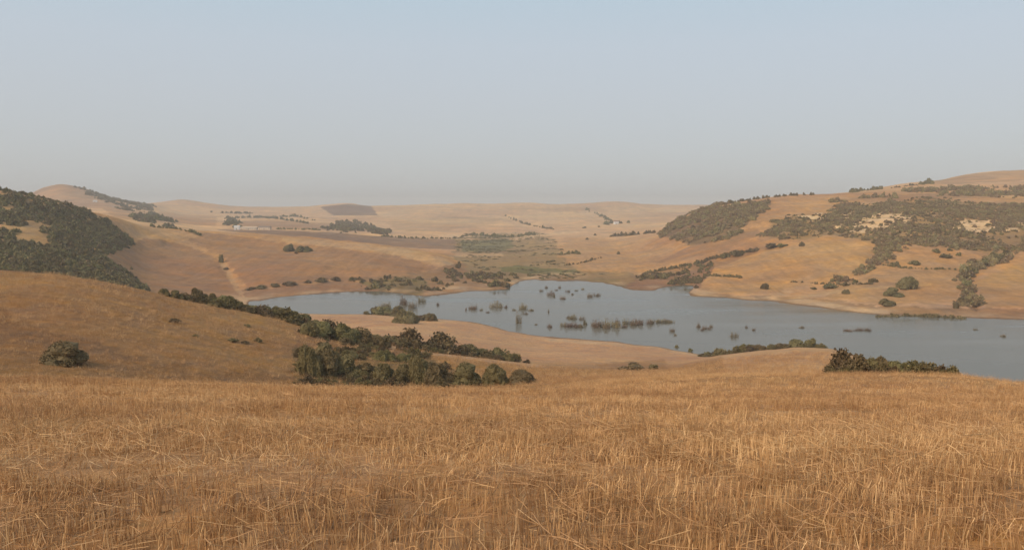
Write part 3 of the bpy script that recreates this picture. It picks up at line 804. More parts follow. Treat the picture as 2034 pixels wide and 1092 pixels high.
# brown hill
row([(575, 499, 30, 15), (603, 500, 34, 12)], 'dark olive bush', 'on the brown hillside, one of a touching pair', 'bush', 'pair of bushes on the brown hillside', dmin=500)
row([(588, 504, 9, 5)], 'tiny brown shrub', 'just below the pair on the brown hillside', 'shrub', None, 'd', dmin=500)
row([(440, 521, 16, 18)], 'upright bush', 'beside the worn gully on the brown hillside', 'bush', None, 'g', dmin=500)
row([(449, 536, 12, 6)], 'flat little shrub', 'beside the worn gully', 'shrub', None, 'd', dmin=500)
row([(912, 533, 16, 15)], 'round tree like bush', 'at the point of the brown hill', 'bush', None, 'g', dmin=600)
row([(500, 575, 24, 7), (520, 573, 22, 7), (545, 569, 20, 7), (575, 566, 30, 8), (612, 562, 16, 7), (640, 560, 24, 9), (666, 558, 20, 10), (700, 557, 18, 9), (714, 556, 12, 8)], 'scrubby bush', 'on the bank above the western arm', 'bush', 'bushes on the bank of the western arm', 'd', 'dry_shrub', dmin=520)

# drowned shrubs standing in the water
DR = [(942, 614, 20, 14), (985, 610, 26, 15), (1004, 611, 10, 7), (970, 621, 9, 4), (1036, 614, 22, 15), (1052, 617, 18, 5), (1030, 642, 12, 32), (1090, 620, 5, 9), (1140, 633, 28, 11), (1134, 649, 38, 15),
      (1164, 645, 12, 16), (1090, 650, 14, 9), (1064, 645, 7, 5), (1190, 650, 26, 20), (1214, 649, 44, 19), (1248, 644, 26, 14), (1272, 643, 44, 13), (1312, 640, 44, 11), (1335, 658, 12, 10), (1341, 666, 7, 5),
      (1388, 650, 14, 10), (1403, 654, 18, 9), (1457, 669, 17, 12), (1484, 651, 8, 6), (1498, 656, 8, 8), (1076, 579, 9, 6), (1094, 586, 16, 11), (1119, 594, 14, 8), (1170, 590, 15, 11), (1186, 588, 14, 8),
      (1590, 651, 16, 5), (1682, 657, 20, 7), (1704, 656, 22, 7), (1722, 657, 16, 8), (820, 612, 20, 20), (838, 600, 18, 14), (800, 605, 24, 22), (765, 612, 30, 20), (870, 606, 10, 7), (925, 616, 5, 8), (1128, 580, 10, 6), (1145, 578, 9, 5), (1112, 572, 8, 6), (1990, 668, 16, 6), (1938, 655, 9, 4),
      (1120, 648, 16, 10), (1150, 650, 18, 9), (1128, 632, 12, 7), (1155, 635, 12, 9), (1178, 646, 12, 12), (1202, 652, 20, 12), (1228, 646, 20, 15), (1240, 650, 16, 8), (1260, 646, 18, 10), (1290, 642, 20, 10), (1326, 639, 16, 8), (1395, 656, 9, 6), (1412, 650, 8, 8), (1106, 577, 8, 5), (1100, 590, 8, 5), (1138, 585, 8, 4), (1084, 572, 9, 6), (1158, 575, 8, 5), (955, 616, 8, 5), (1020, 616, 9, 6), (1044, 624, 10, 5)]
WORDS = {'small': 'tiny', 'mid': 'bare brown', 'tall': 'tall thin'}
zone_n = {}
def zone(x, y):
    if x < 880: return 'beside the western arm'
    if y < 600: return 'at the marshy head of the lake'
    if x < 1110: return 'near the long bare shore field'
    if x < 1345: return 'in the drowned brush band'
    if x < 1510: return 'in open water past the drowned band'
    return 'in the wide right water'
zs = {}
for s in DR: zs.setdefault(zone(s[0], s[1]), []).append(s)
for zn, lst in zs.items():
    lst.sort()
    for i, (x, y, wp, hp) in enumerate(lst):
        t, s_ = px_dir(x, y)
        d = 60.0 / -float(s_)
        cnt[0] += 1
        o = obj('drowned_shrub', TWIG[cnt[0] % len(TWIG)])
        o.location = (float(t) * d, d, 0.0); o.rotation_euler.z = random.uniform(0, 6.28)
        o.scale = (wp * d / F * 1.05, wp * d / F * 1.05, hp * d / F * 1.05)
        wd_ = 'tiny' if wp < 9.5 else ('tall thin' if hp > 24 else ('wide' if wp > 36 else 'bare brown'))
        tag(o, f'{wd_} half drowned shrub {zn}, {ordinal(i, len(lst))}' + (' from left' if 0 < i < len(lst) - 1 else ''), 'drowned shrub', 'drowned shrubs in the lake')

# ------------------------------------------------------------------ scatter (geometry nodes) for the masses nobody could count
def scatter_group(name, collection):
    ng = bpy.data.node_groups.new(name, 'GeometryNodeTree')
    ng.interface.new_socket('Geometry', in_out='INPUT', socket_type='NodeSocketGeometry')
    ng.interface.new_socket('Geometry', in_out='OUTPUT', socket_type='NodeSocketGeometry')
    gi, go = ng.nodes.new('NodeGroupInput'), ng.nodes.new('NodeGroupOutput')
    ci = ng.nodes.new('GeometryNodeCollectionInfo')
    ci.inputs['Collection'].default_value = collection
    ci.inputs['Separate Children'].default_value = True
    ci.inputs['Reset Children'].default_value = True
    ip = ng.nodes.new('GeometryNodeInstanceOnPoints')
    ip.inputs['Pick Instance'].default_value = True
    def named(nm, typ):
        n = ng.nodes.new('GeometryNodeInputNamedAttribute'); n.data_type = typ; n.inputs['Name'].default_value = nm
        return n.outputs['Attribute']
    L = ng.links.new
    L(gi.outputs[0], ip.inputs['Points']); L(ci.outputs[0], ip.inputs['Instance'])
    L(named('pick', 'INT'), ip.inputs['Instance Index']); L(named('rot', 'FLOAT_VECTOR'), ip.inputs['Rotation']); L(named('scl', 'FLOAT_VECTOR'), ip.inputs['Scale'])
    L(ip.outputs[0], go.inputs[0])
    return ng

def proto_collection(name, meshes):
    col = bpy.data.collections.new(name)
    for i, me in enumerate(meshes):
        col.objects.link(bpy.data.objects.new(f'{name}_{i:02d}', me))
    return col

def scatter(name, ng, pts, rot, scl, pick, tint=None):
    me = bpy.data.meshes.new(name)
    me.vertices.add(len(pts)); me.vertices.foreach_set('co', np.asarray(pts, np.float32).ravel())
    for nm, typ, key, arr in (('rot', 'FLOAT_VECTOR', 'vector', rot), ('scl', 'FLOAT_VECTOR', 'vector', scl)):
        a = me.attributes.new(nm, typ, 'POINT'); a.data.foreach_set(key, np.asarray(arr, np.float32).ravel())
    a = me.attributes.new('pick', 'INT', 'POINT'); a.data.foreach_set('value', np.asarray(pick, np.int32))
    if tint is not None:
        a = me.attributes.new('tint', 'FLOAT', 'POINT'); a.data.foreach_set('value', np.asarray(tint, np.float32))
    o = bpy.data.objects.new(name, me); C.objects.link(o)
    md = o.modifiers.new('scatter', 'NODES'); md.node_group = ng
    return o

SCR_G = scatter_group('scatter_scrub', proto_collection('scrub_bush', [bush_mesh('scrub_bush', 700 + k, M_GREEN, 4 + k % 3, 260, .13, core=ICO1) for k in range(6)]))
M_BRUSH = foliage_mat('dry_brush', (.11, .085, .040), (.20, .14, .065))
M_REED = foliage_mat('reeds', (.15, .13, .055), (.24, .18, .09))
SCR_R = scatter_group('scatter_reed', proto_collection('reed_bush', [bush_mesh('reed_bush', 850 + k, M_REED, 5, 260, .13, core=ICO1, open_=.1) for k in range(4)]))
M_OLIVE = foliage_mat('far_scrub_leaves', (.21, .158, .080), (.33, .232, .118))
SCR_O = scatter_group('scatter_olive', proto_collection('olive_bush', [bush_mesh('olive_bush', 890 + k, M_OLIVE, 4 + k % 3, 260, .13, core=ICO1) for k in range(6)]))
SCR_B = scatter_group('scatter_brush', proto_collection('brush_bush', [bush_mesh('brush_bush', 870 + k, M_BRUSH, 6, 1200, .05, core=ICO1, open_=.2) for k in range(4)]))
SCR_D = scatter_group('scatter_dry', proto_collection('dry_bush', [bush_mesh('dry_bush', 800 + k, M_DRY, 4 + k % 3, 260, .13, core=ICO1, open_=.1) for k in range(5)]))

AREA = DG * np.gradient(T)[None, :] * np.gradient(D)[:, None]
def scrub(name, ng, polys, d0, d1, spacing, size, label, gaps=0.0, gapwl=30, nproto=6, flat=0.75, sparse=None, seed=131):
    """polys: outlines on the photo, laid on the ground; shrubs then stand at even spacing over that ground"""
    pts = []
    for poly in polys:
        m = mask(poly, d0, d1, 9)
        if gaps > 0:
            wgt = np.clip((fbm(XG / gapwl, DG / gapwl, seed, 4) - (gaps - 1.0)) * 2.2 + .35, 0, 1)
        else:
            wgt = 1.0
        if sparse:
            m &= ~(mask(sparse, d0, d1, 10) & (fbm(XG / 14, DG / 14, 137, 3) < -.22))
        m &= (Z > -59.6) & ~SCARM
        p = np.where(m, AREA * wgt, 0).ravel(); tot = p.sum()
        if tot == 0: continue
        n = int(tot / spacing ** 2 * 1.0)
        k = rng.choice(p.size, n, p=p / tot)
        dd = DG.ravel()[k] * (1 + rng.uniform(-.004, .004, n)); tt = TG.ravel()[k] + rng.uniform(-.0009, .0009, n)
        zz = ground_at(tt, dd)
        pts.append(np.stack([tt * dd, dd, zz + CAMZ], 1))
    if not pts: return
    pts = np.concatenate(pts); n = len(pts)
    s = size * np.clip(np.exp(rng.normal(-.05, .40, n)), .35, 1.7)
    pts[:, 2] -= 0.08 * s
    scl = np.stack([s, s, s * flat * rng.uniform(.7, 1.25, n)], 1)
    rot = np.stack([np.zeros(n), np.zeros(n), rng.uniform(0, 6.28, n)], 1)
    o = scatter(name, ng, pts, rot, scl, rng.integers(0, nproto, n))
    tag(o, label, 'scrub', kind='stuff')
    return n

scrub('hillside_scrub', SCR_G, [[(-300, 330), (-100, 358), (0, 379), (45, 388), (110, 403), (172, 421), (230, 446), (266, 462), (264, 488), (206, 508), (250, 540), (292, 580), (284, 592), (200, 590), (-300, 590)]], 260, 720, 2.5, 4.0,
      'dense dark olive scrub covering the steep hill on the left', .05, 26, flat=.65, sparse=[(-300, 380), (0, 392), (70, 410), (120, 450), (100, 490), (0, 505), (-300, 505)])
scrub('wooded_spur_scrub', SCR_O, [[(1300, 466), (1345, 438), (1420, 409), (1535, 402), (1490, 440), (1462, 470), (1370, 487), (1345, 477)]], 740, 1180, 4.0, 4.8,
      'dark thick scrub on the rounded spur beyond the lake', .3, 40, flat=.65)
scrub('scrub_belt', SCR_O, [[(1510, 468), (1545, 436), (1640, 440), (1660, 410), (1720, 404), (1850, 398), (1960, 408), (2034, 404), (2200, 404), (2200, 495), (1960, 500), (1880, 488), (1800, 487), (1762, 507), (1738, 505), (1735, 476), (1650, 464), (1595, 478)]], 600, 1080, 3.2, 3.4,
      'patchy olive scrub belt with pale scars on the right hillside', .72, 26, flat=.6)
scrub('scrub_belt_brush', SCR_D, [[(1510, 468), (1545, 436), (1560, 428), (1640, 426), (1660, 408), (1720, 402), (1850, 396), (1960, 404), (2200, 400), (2200, 495), (1960, 500), (1880, 488), (1800, 487), (1762, 507), (1738, 505), (1735, 476), (1650, 464), (1595, 478)]], 600, 1080, 4.2, 2.6,
      'low dusty brush between the bushes of the right hillside belt', .55, 22, 5, .6, seed=177)
scrub('scrub_belt_foot', SCR_O, [[(1738, 476), (1830, 478), (1900, 484), (1990, 492), (1880, 492), (1800, 494), (1770, 512), (1742, 520)], [(1738, 500), (1775, 512), (1740, 540), (1690, 556), (1640, 566), (1600, 572), (1690, 545), (1732, 520)]], 480, 760, 3.2, 4.0,
      'dark bushes massed along the foot of the scrub belt', .6, 18, flat=.7)
scrub('ridge_scrub', SCR_O, [[(1785, 380), (1840, 374), (1900, 372), (2034, 372), (2200, 366), (2200, 398), (2034, 398), (1960, 392), (1870, 388)], [(1640, 396), (1720, 390), (1800, 386), (1870, 390), (1720, 398), (1650, 404)]], 860, 1420, 6.0, 5.5,
      'dark scrub below the bare summit on the right', 1.05, 50)
scrub('gully_scrub', SCR_O, [[(1905, 522), (2008, 496), (2012, 514), (1935, 545), (1912, 540)], [(1905, 535), (1935, 540), (1935, 570), (1955, 606), (1900, 610), (1908, 580)]], 430, 720, 4.5, 4.6, 'olive scrub filling the gully on the right hillside', .3, 15)
scrub('red_slope_scrub', SCR_D, [[(1325, 588), (1330, 565), (1370, 545), (1408, 520), (1415, 540), (1395, 560), (1375, 590)], [(1260, 552), (1330, 540), (1400, 520), (1402, 526), (1330, 548), (1270, 560)]], 540, 860, 3.6, 3.6, 'brown scrub on the red slope beside the lake head', .5, 20, 5)
scrub('headland_scrub', SCR_D, [[(705, 556), (800, 552), (850, 556), (900, 566), (860, 590), (800, 584), (720, 578)], [(880, 540), (1000, 545), (1040, 552), (1010, 572), (900, 560)]], 540, 820, 6.5, 4.5, 'dusty brush on the low headland by the lake', .7, 20, 5, .6)
scrub('valley_reeds', SCR_R, [[(905, 470), (960, 466), (1060, 462), (1110, 480), (1120, 520), (1160, 542), (1050, 552), (960, 540), (905, 500)], [(1060, 548), (1160, 541), (1250, 546), (1240, 566), (1120, 562)]], 640, 1700, 7, 5.0, 'reeds and dull green growth on the valley floor', 1.05, 38, 4, .22)
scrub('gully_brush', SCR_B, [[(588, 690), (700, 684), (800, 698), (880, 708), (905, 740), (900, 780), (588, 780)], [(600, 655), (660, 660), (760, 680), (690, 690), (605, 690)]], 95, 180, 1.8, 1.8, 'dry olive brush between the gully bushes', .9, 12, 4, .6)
scrub('peak_scrub', SCR_D, [[(150, 371), (205, 389), (250, 400), (305, 407), (300, 418), (250, 417), (215, 405), (170, 385)]], 1700, 2480, 8, 5.5, 'grey scrub down the flank of the peaked hill', .6, 80, 5)
scrub('hollow_scrub', SCR_G, [[(246, 430), (300, 426), (340, 438), (345, 450), (300, 446), (262, 442)], [(450, 436), (475, 438), (478, 452), (452, 452)]], 1000, 2300, 7, 6.5, 'grey green trees in the hollow behind the brown hill', .95, 60)
scrub('knoll_scrub', SCR_D, [[(640, 458), (672, 444), (700, 441), (735, 450), (780, 466), (720, 462), (665, 462)]], 1150, 2300, 8, 6.5, 'grey brown scrub on the little knoll beyond the ploughed field', .9, 60, 5)

def brush_line(name, path, n, spread, size, label, ng=None, npro=4, flat=.6):
    """path: (photo x, depth) knots on the ground"""
    px_, dd_ = np.array([p[0] for p in path], float), np.array([p[1] for p in path], float)
    q = rng.uniform(0, len(path) - 1, n)
    x = np.interp(q, np.arange(len(path)), px_); d = np.interp(q, np.arange(len(path)), dd_) + rng.normal(0, spread, n)
    t = (x - 1017.0) / F + rng.normal(0, spread, n) / d
    s_ = size * np.exp(rng.normal(0, .4, n))
    pts = np.stack([t * d, d, ground_at(t, d) + CAMZ - .08 * s_], 1)
    o = scatter(name, ng or SCR_B, pts, np.stack([np.zeros(n), np.zeros(n), rng.uniform(0, 6.28, n)], 1), np.stack([s_ * 1.2, s_ * 1.2, s_ * flat], 1), rng.integers(0, npro, n))
    tag(o, label, 'brush', kind='stuff')
brush_line('spur_brush', [(370, 173), (440, 173), (520, 174), (600, 175), (640, 171)], 150, 1.5, 1.9, 'low brush filling the hedge behind the spur crest')
brush_line('ridge_brush', [(640, 168), (700, 176), (770, 188), (850, 196), (930, 205), (1010, 204)], 170, 2.5, 2.6, 'low brush between the bushes of the pale ridge')
brush_line('knoll_brush', [(1400, 312), (1440, 290), (1490, 268), (1560, 268), (1640, 266)], 90, 2.0, 2.6, 'low brush along the knoll top above the water')
brush_line('field_edge_brush', [(1700, 62), (1750, 62), (1820, 62), (1890, 61)], 110, 1.3, 1.0, 'dry weeds around the bush clump at the stubble edge', flat=.8)
brush_line('shore_brush', [(745, 455), (790, 450), (815, 440), (850, 440)], 40, 4, 3.5, 'low brush on the near lake shore')

# hedgerows far off: each one a row of bushes on its own field edge
def hedge(pl, d0, d1, hpx, label, n=None, gap=0.25, ng=None):
    ng = HD if ng == 'dry' else HG
    pts = []
    L_ = sum(math.hypot(b[0] - a[0], b[1] - a[1]) for a, b in zip(pl[:-1], pl[1:]))
    n = n or max(4, int(L_ / hpx * 1.5))
    seg = np.linspace(0, len(pl) - 1.0001, n)
    sc_ = []
    for q in seg:
        if random.random() < gap: continue
        i = int(q); f = q - i
        x = pl[i][0] * (1 - f) + pl[i + 1][0] * f + random.uniform(-2, 2); y = pl[i][1] * (1 - f) + pl[i + 1][1] * f + random.uniform(-.7, .7)
        P, d = hit(x, y, d0, d1)
        pts.append(P[:]); sc_.append(hpx * d / F * random.uniform(.55, 1.5))
    V, Fc, LF, base = [], [], [], 0
    o0 = Vector(pts[0])
    for P, s in zip(pts, sc_):
        me = random.choice(ng)
        co = np.zeros(len(me.vertices) * 3, np.float32); me.vertices.foreach_get('co', co); co = co.reshape(-1, 3)
        lf = np.zeros(len(me.vertices), np.float32); me.attributes['leaf'].data.foreach_get('value', lf)
        a = random.uniform(0, 6.28); c_, s_ = math.cos(a), math.sin(a)
        q = np.stack([(co[:, 0] * c_ - co[:, 1] * s_) * s * 1.3 + P[0] - o0.x, (co[:, 0] * s_ + co[:, 1] * c_) * s * 1.3 + P[1] - o0.y, co[:, 2] * s + P[2] - o0.z - .1 * s], 1)
        V.append(q); LF.append(lf); Fc += [tuple(i + base for i in p.vertices) for p in me.polygons]; base += len(q)
    o = obj('hedgerow', mesh_np('hedgerow', np.concatenate(V), Fc, ng[0].materials[0], np.concatenate(LF)))
    o.location = o0
    tag(o, label, 'hedgerow', 'far hedgerows')
HG = [bush_mesh('hedge_bush', 720 + k, M_GREEN, 4, 150, .16, core=ICO1) for k in range(4)]
HD = [bush_mesh('hedge_bush', 740 + k, M_DRY, 4, 150, .16, core=ICO1) for k in range(4)]
hedge([(1450, 404), (1480, 398), (1520, 393), (1570, 389), (1620, 387)], 900, 1250, 6, 'dark hedge along the skyline above the wooded spur')
hedge([(1692, 383), (1715, 379), (1752, 376)], 900, 1420, 7, 'short dense hedge on the right skyline', gap=0, n=16)
hedge([(1770, 374), (1800, 370), (1825, 368)], 900, 1420, 4, 'thin broken hedge right of the short dense one', gap=.4)
hedge([(1828, 367), (1838, 366), (1848, 365)], 900, 1480, 9, 'tree clump where the summit slope begins', gap=0, n=8)
hedge([(1215, 470), (1250, 468), (1290, 464), (1340, 456)], 800, 1700, 7, 'hedge running left from the wooded spur', gap=.1)
hedge([(300, 444), (340, 452), (380, 461), (398, 467)], 640, 900, 5, 'brush line along the brown ridge', gap=.1)
hedge([(420, 422), (470, 424), (505, 424)], 1500, 2700, 4, 'faint hedge on the far pale slope')
hedge([(450, 433), (520, 432), (560, 436), (610, 444)], 1400, 2500, 5, 'dark hedge above the long farm wall', gap=.1)
hedge([(556, 431), (590, 430), (625, 438)], 1400, 2600, 5, 'bushy hedge on the bright far field', gap=.15)
hedge([(1000, 428), (1040, 444), (1075, 452), (1100, 456)], 1500, 2800, 4, 'brush along the dry gully in the far centre', gap=.2)
hedge([(1165, 418), (1190, 427), (1205, 436), (1215, 442)], 1500, 2900, 5, 'brush line leading down to the far farmhouse', gap=.15)
hedge([(760, 470), (830, 474), (900, 474), (940, 466)], 1000, 1900, 4, 'dark line between ploughed field and pale hills', gap=.2)
hedge([(940, 466), (980, 470), (1010, 472), (1060, 466)], 1000, 1900, 6, 'hedge above the reed beds', gap=.1)
hedge([(1115, 506), (1140, 503), (1150, 505)], 800, 1700, 6, 'small dark brush patch on the pale slope', gap=0)
hedge([(1120, 528), (1160, 522), (1192, 512)], 700, 1500, 4, 'brush line slanting up the pale slope', gap=.2)
hedge([(550, 455), (600, 456), (640, 457)], 1000, 1800, 3, 'low bushes right of the long farm wall', gap=.3)
hedge([(1570, 560), (1650, 565), (1730, 565)], 430, 700, 4, 'low brush under the tan field', gap=.4, ng='dry')
hedge([(1740, 632), (1800, 628), (1860, 630), (1920, 634)], 420, 600, 6, 'reedy fringe on the right shore', gap=.1, ng='dry')
hedge([(1285, 543), (1340, 533), (1400, 521)], 560, 900, 6, 'brown brush line in the ravine above the lake head', gap=.1, ng='dry')
hedge([(1395, 520), (1440, 508), (1490, 500), (1502, 498)], 560, 900, 6, 'brush line climbing from ravine to tan field crest', gap=.15)
hedge([(1400, 548), (1440, 549), (1472, 552)], 520, 800, 5, 'low brush strip at the lower corner of the tan field', gap=.1, ng='dry')
hedge([(1740, 524), (1790, 532), (1830, 534), (1900, 536)], 480, 760, 4, 'thin brush line under the scrub belt foot', gap=.4)
row([(1232, 444, 9, 7), (1248, 443, 8, 6), (1205, 446, 14, 9), (1214, 444, 10, 8)], 'dark tree', 'around the far white farmhouse', 'tree', 'trees around the far farmhouse', 'g', 'farm_tree', dmin=1400)
row([(1162, 453, 10, 4), (1182, 468, 6, 5), (1166, 476, 7, 4), (1228, 505, 7, 6), (1190, 451, 6, 3)], 'tiny lone bush', 'on the pale slope above the lake', 'bush', 'lone bushes on the pale slope', 'g', dmin=700)

# ------------------------------------------------------------------ farm buildings
def plain(name, c, v=.25, scale=1.5, rough=.9):
    m, nt, b = new_mat(name)
    geo = nt.nodes.new('ShaderNodeNewGeometry')
    rgb = nt.nodes.new('ShaderNodeRGB'); rgb.outputs[0].default_value = (*c, 1)
    k = math_node(nt, 'MULTIPLY_ADD', noise(nt, geo.outputs['Position'], scale, 4, .6), 2 * v, 1 - v)
    nt.links.new(mul_color(nt, rgb.outputs[0], k), b.inputs['Base Color']); b.inputs['Roughness'].default_value = rough
    return m
M_WHITE, M_ROOF, M_DARK, M_WALL, M_TIN = plain('limewash', (.80, .78, .74)), plain('old_tiles', (.24, .13, .09)), plain('dark_opening', (.05, .045, .04)), plain('earth_wall', (.62, .50, .38)), plain('rusty_tin', (.20, .15, .12))

def box(name, a, b, mat, parent=None):
    x0, y0, z0 = a; x1, y1, z1 = b
    v = [(x0, y0, z0), (x1, y0, z0), (x1, y1, z0), (x0, y1, z0), (x0, y0, z1), (x1, y0, z1), (x1, y1, z1), (x0, y1, z1)]
    f = [(0, 3, 2, 1), (4, 5, 6, 7), (0, 1, 5, 4), (1, 2, 6, 5), (2, 3, 7, 6), (3, 0, 4, 7)]
    return obj(name, mesh_np(name, v, f, mat), parent)

def gable(name, L_, W_, z0, h, mat, parent, ov=.3):
    x, y = L_ / 2 + ov, W_ / 2 + ov
    v = [(-x, -y, z0), (x, -y, z0), (x, y, z0), (-x, y, z0), (-x, 0, z0 + h), (x, 0, z0 + h)]
    return obj(name, mesh_np(name, v, [(0, 1, 5, 4), (2, 3, 4, 5), (0, 4, 3), (1, 2, 5), (0, 3, 2, 1)], mat), parent)

def house(name, P, L_, W_, H_, rz, label, cat, wall, roof, roof_h=1.6, wins=2):
    e = bpy.data.objects.new(name, None); C.objects.link(e); e.location = P; e.rotation_euler.z = rz
    box('wall', (-L_ / 2, -W_ / 2, -1.5), (L_ / 2, W_ / 2, H_), wall, e)
    gable('roof', L_, W_, H_ + .01, roof_h, roof, e)
    y = -W_ / 2 - .05
    box('door', (-.6, y, 0), (.6, -W_ / 2 + .05, 2.1), M_DARK, e)
    for i in range(wins):
        for sgn in (-1, 1):
            x = sgn * (L_ / 2) * (i + 1) / (wins + .6)
            if abs(x) < 1.3: continue
            box('window', (x - .5, y, 1.2), (x + .5, -W_ / 2 + .05, 2.2), M_DARK, e)
    return tag(e, label, cat)
P, d = hit(471, 456, 1000, 2200); house('farmhouse', P, 8, 7, 5.5, R(8), 'small bright white farmhouse beside the long pale farm wall', 'house', M_WHITE, M_WHITE, .7, 1)
P, d = hit(495, 456, 1000, 2200)
house('farm_shed', P, 26, 7, 3.4, R(-4), 'long low pale farm building right of the white farmhouse', 'shed', M_WALL, M_WALL, 1.0, 3)
P, d = hit(526, 456, 1000, 2200)
house('farm_barn', P, 20, 8, 3.6, R(-4), 'low barn with dark roof at the end of the farm', 'barn', M_WALL, M_TIN, 2.2, 2)
P, d = hit(1224, 445, 1500, 2900); house('farmhouse', P, 11, 8, 6, R(10), 'white farmhouse among dark trees on the far slope', 'house', M_WHITE, M_ROOF, 2.4, 2)
P, d = hit(189, 401, 1500, 2500); house('farmhouse', P, 9, 7, 3.4, R(20), 'lone white hut under the peaked hill', 'house', M_WHITE, M_WHITE, .6, 1)

# ------------------------------------------------------------------ stubble
m, nt, b = new_mat('straw')
at = N(nt, 'ShaderNodeAttribute', attribute_name='tint'); at.attribute_type = 'INSTANCER'
lf = N(nt, 'ShaderNodeAttribute', attribute_name='leaf')
rp = nt.nodes.new('ShaderNodeValToRGB')
e = rp.color_ramp.elements
e[0].position = 0; e[0].color = (.31, .160, .072, 1)
e[1].position = 1; e[1].color = (.84, .55, .275, 1)
q = e.new(.35); q.color = (.45, .250, .112, 1)
q = e.new(.7); q.color = (.60, .358, .162, 1)
nt.links.new(math_node(nt, 'ADD', math_node(nt, 'MULTIPLY', at.outputs['Fac'], .55), math_node(nt, 'MULTIPLY', lf.outputs['Fac'], .72)), rp.inputs[0])
nt.links.new(rp.outputs[0], b.inputs['Base Color'])
b.inputs['Roughness'].default_value = .6; b.inputs['Specular IOR Level'].default_value = .3
M_STRAW = m

def straw_tuft(name, seed, n, span, depth, h0, h1, lean, fallen=0):
    g = random.Random(seed); V, Fc, lf = [], [], []
    def one(p0, p1, p2, r):
        k = len(V); tube(V, Fc, [p0, p1, p2], [r, r * .9, r * .55], 3); lf.extend([g.random() ** 1.5] * (len(V) - k))
    lx, ly = g.gauss(0, lean * .5), g.gauss(0, lean * .5)
    for i in range(n):
        x, y = g.uniform(-span, span), g.gauss(0, depth); h = g.uniform(h0, h1)
        ax, ay = (lx + g.gauss(0, lean)) * h, (ly + g.gauss(0, lean)) * h
        bend = g.gauss(0, .18) * h if g.random() < .10 else 0
        one((x, y, -.02), (x + ax * .5, y + ay * .5, h * .55), (x + ax + bend, y + ay, h), g.uniform(.0016, .0030))
    for i in range(fallen):
        a = g.uniform(0, 6.28); l = g.uniform(.06, .26); x, y = g.uniform(-span, span) * 1.3, g.uniform(-span, span) * 1.3
        z0, z1 = g.uniform(.005, .07), g.uniform(.005, .10)
        dx, dy = math.cos(a) * l / 2, math.sin(a) * l / 2
        one((x - dx, y - dy, z0), (x + g.gauss(0, .006), y + g.gauss(0, .006), (z0 + z1) / 2 + g.uniform(-.004, .010)), (x + dx, y + dy, z1), g.uniform(.0014, .0026))
    return mesh_np(name, V, Fc, M_STRAW, lf)
protos = [straw_tuft('stubble_tuft', 900 + k, 28, .13, .022, .05, .135, .10, 0) for k in range(8)]
protos += [straw_tuft('straw_litter', 950 + k, 8, .2, .1, .05, .12, .14, 11) for k in range(6)]
protos += [straw_tuft('tall_straw', 980 + k, 7, .10, .05, .09, .19, .32, 1) for k in range(4)]
ST = scatter_group('scatter_straw', proto_collection('straw', protos))

def straw_points(n, dmin, dmax, kinds, tmax=.82):
    u = rng.random(n)
    d = np.sqrt(dmin ** 2 + u * (dmax ** 2 - dmin ** 2)) if dmax < 24 else dmin * (dmax / dmin) ** u
    t = rng.uniform(-tmax, tmax, n)
    return d, t
def add_rows(spacing, step, dmin, dmax, ang, thin):
    """drill rows: tufts every `step` metres along rows `spacing` apart"""
    ca, sa = math.cos(ang), math.sin(ang)
    xs = np.arange(-dmax * .95 - 6, dmax * .95 + 6, step); ys = np.arange(dmin * .5 - 2, dmax * 1.3 + 2, spacing)
    gx, gy = np.meshgrid(xs, ys)
    gx = gx + rng.uniform(-.5, .5, gx.shape) * step; gy = gy + rng.normal(0, .018, gy.shape)
    X, Y = (gx * ca - gy * sa).ravel(), (gx * sa + gy * ca).ravel()
    k = (Y > dmin) & (Y < dmax) & (np.abs(X) < .74 * Y + 4.5)
    X, Y = X[k], Y[k]
    dens = .60 + .38 * fbm(X / 3.2, Y / .8, 201, 3) + .28 * fbm(X / 8, Y / 2.5, 211, 2)
    k = rng.random(len(X)) < dens * thin
    return X[k], Y[k]
edge = lambda X, Y: np.interp(X / Y, T, dR[I_EDGE])
sets = []
for spacing, step, d0, d1, thin in ((.19, .20, 1.4, 9, 1.05), (.24, .24, 9, 20, 1.05), (.36, .40, 20, 33, .85), (.6, .65, 33, 56, .65)):
    X, Y = add_rows(spacing, step, d0, d1, R(7), thin)
    sets.append((X, Y, rng.integers(0, 8, len(X)), 1.0 if d1 < 21 else 1.05))
for cnt_, d0, d1 in ((3400, 1.4, 9), (4200, 9, 22), (3000, 22, 52)):
    d, t = straw_points(cnt_, d0, d1, None)
    sets.append((t / .82 * (.74 * d + 4.5), d, rng.integers(8, 14, cnt_), 1.0))
for cnt_, d0, d1 in ((700, 2.4, 9), (1800, 9, 23), (900, 23, 50)):
    d, t = straw_points(cnt_, d0, d1, None)
    sets.append((t / .82 * (.74 * d + 4.5), d, rng.integers(14, 18, cnt_), .9))
X = np.concatenate([s[0] for s in sets]); Y = np.concatenate([s[1] for s in sets]); PK = np.concatenate([s[2] for s in sets]); SCL = np.concatenate([np.full(len(s[0]), s[3]) for s in sets])
k = Y < edge(X, Y) + 2.5
X, Y, PK, SCL = X[k], Y[k], PK[k], SCL[k]
n = len(X)
zz = land_z(X, Y) + CAMZ
hmod = np.clip(1 + .42 * fbm(X / 2.6, Y / .9, 221, 3) + .25 * fbm(X / 7, Y / 4, 231, 2), .30, 1.5)
wx = SCL * rng.uniform(.9, 1.15, n) * np.where(Y > 20, 1.3, 1.0)
scl = np.stack([wx, wx, SCL * hmod * rng.uniform(.8, 1.15, n)], 1)
rot = np.stack([rng.normal(0, .08, n), rng.normal(.02, .10, n), np.where(PK < 8, R(7) + rng.normal(0, .12, n) + np.where(rng.random(n) < .5, math.pi, 0), rng.uniform(0, 6.28, n))], 1)
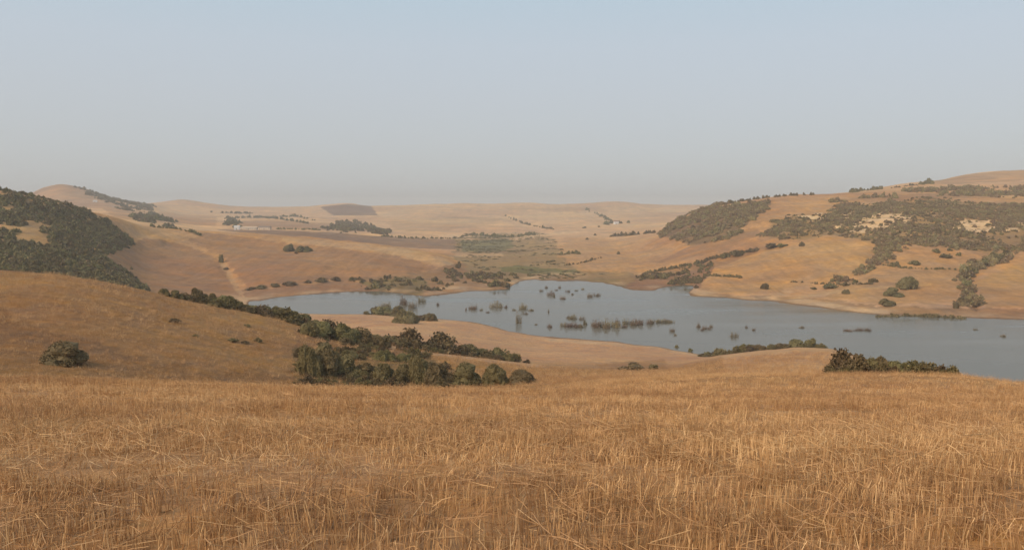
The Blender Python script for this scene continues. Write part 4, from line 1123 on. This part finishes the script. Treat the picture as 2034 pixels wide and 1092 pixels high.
tint = np.clip(.45 + .35 * fbm(X / 2.5, Y / 1.5, 241, 3) + .2 * fbm(X / 9, Y / 5, 251, 2) + rng.normal(0, .12, n) + np.where(PK < 8, .08, -.22), 0, 1)
o = scatter('stubble_straw', ST, np.stack([X, Y, zz], 1), rot, scl, PK, tint)
tag(o, 'cut golden straw stubble standing in rows across the foreground', 'stubble', kind='stuff')

# tufts of dry grass over the near slope
M_TG = bpy.data.materials['straw']
gp = [straw_tuft('grass_tuft', 1000 + k, 26, .22, .18, .15, .45, .35, 0) for k in range(5)]
for me in gp:
    co = np.zeros(len(me.vertices) * 3, np.float32)
GT = scatter_group('scatter_grass', proto_collection('grass_tuft', gp))
ng_ = 30000
d = 50 * (190 / 50) ** rng.random(ng_); t = rng.uniform(-.74, .74, ng_)
k = (d > np.interp(t, T, b1)) & (d < np.interp(t, T, dR[I_CREST]) + 6)
d, t = d[k], t[k]; n = len(d)
zz = ground_at(t, d) + CAMZ
s = rng.uniform(.6, 1.5, n) * np.clip(d / 90, .8, 1.6)
dens = fbm(t * d / 8, d / 8, 261, 3)
tint = np.clip(.30 + .35 * dens + rng.normal(0, .1, n), 0, .8)
o = scatter('dry_grass', GT, np.stack([t * d, d, zz], 1), np.stack([rng.normal(0, .1, n), rng.normal(0, .1, n), rng.uniform(0, 6.28, n)], 1), np.stack([s, s, s * .8], 1), rng.integers(0, 5, n), tint)
tag(o, 'thin dry grass over the slope below the field', 'grass', kind='stuff')

# ------------------------------------------------------------------ haze
m = bpy.data.materials.new('haze'); m.use_nodes = True
nt = m.node_tree; nt.nodes.clear()
ou = nt.nodes.new('ShaderNodeOutputMaterial'); pv = nt.nodes.new('ShaderNodeVolumePrincipled')
pv.inputs['Color'].default_value = (.98, .925, .87, 1)
pv.inputs['Density'].default_value = 0.0002
pv.inputs['Anisotropy'].default_value = 0.0
nt.links.new(pv.outputs[0], ou.inputs['Volume'])
lo = min(float(Z.min()), -66) + CAMZ - 1.5
o = box('haze', (-9300, -9300, lo), (9300, 9300, 160), m)
tag(o, 'thin dusty haze filling the valley air', 'haze', kind='stuff')
print('SCATTER', len(X), 'objects', len(sc.objects))
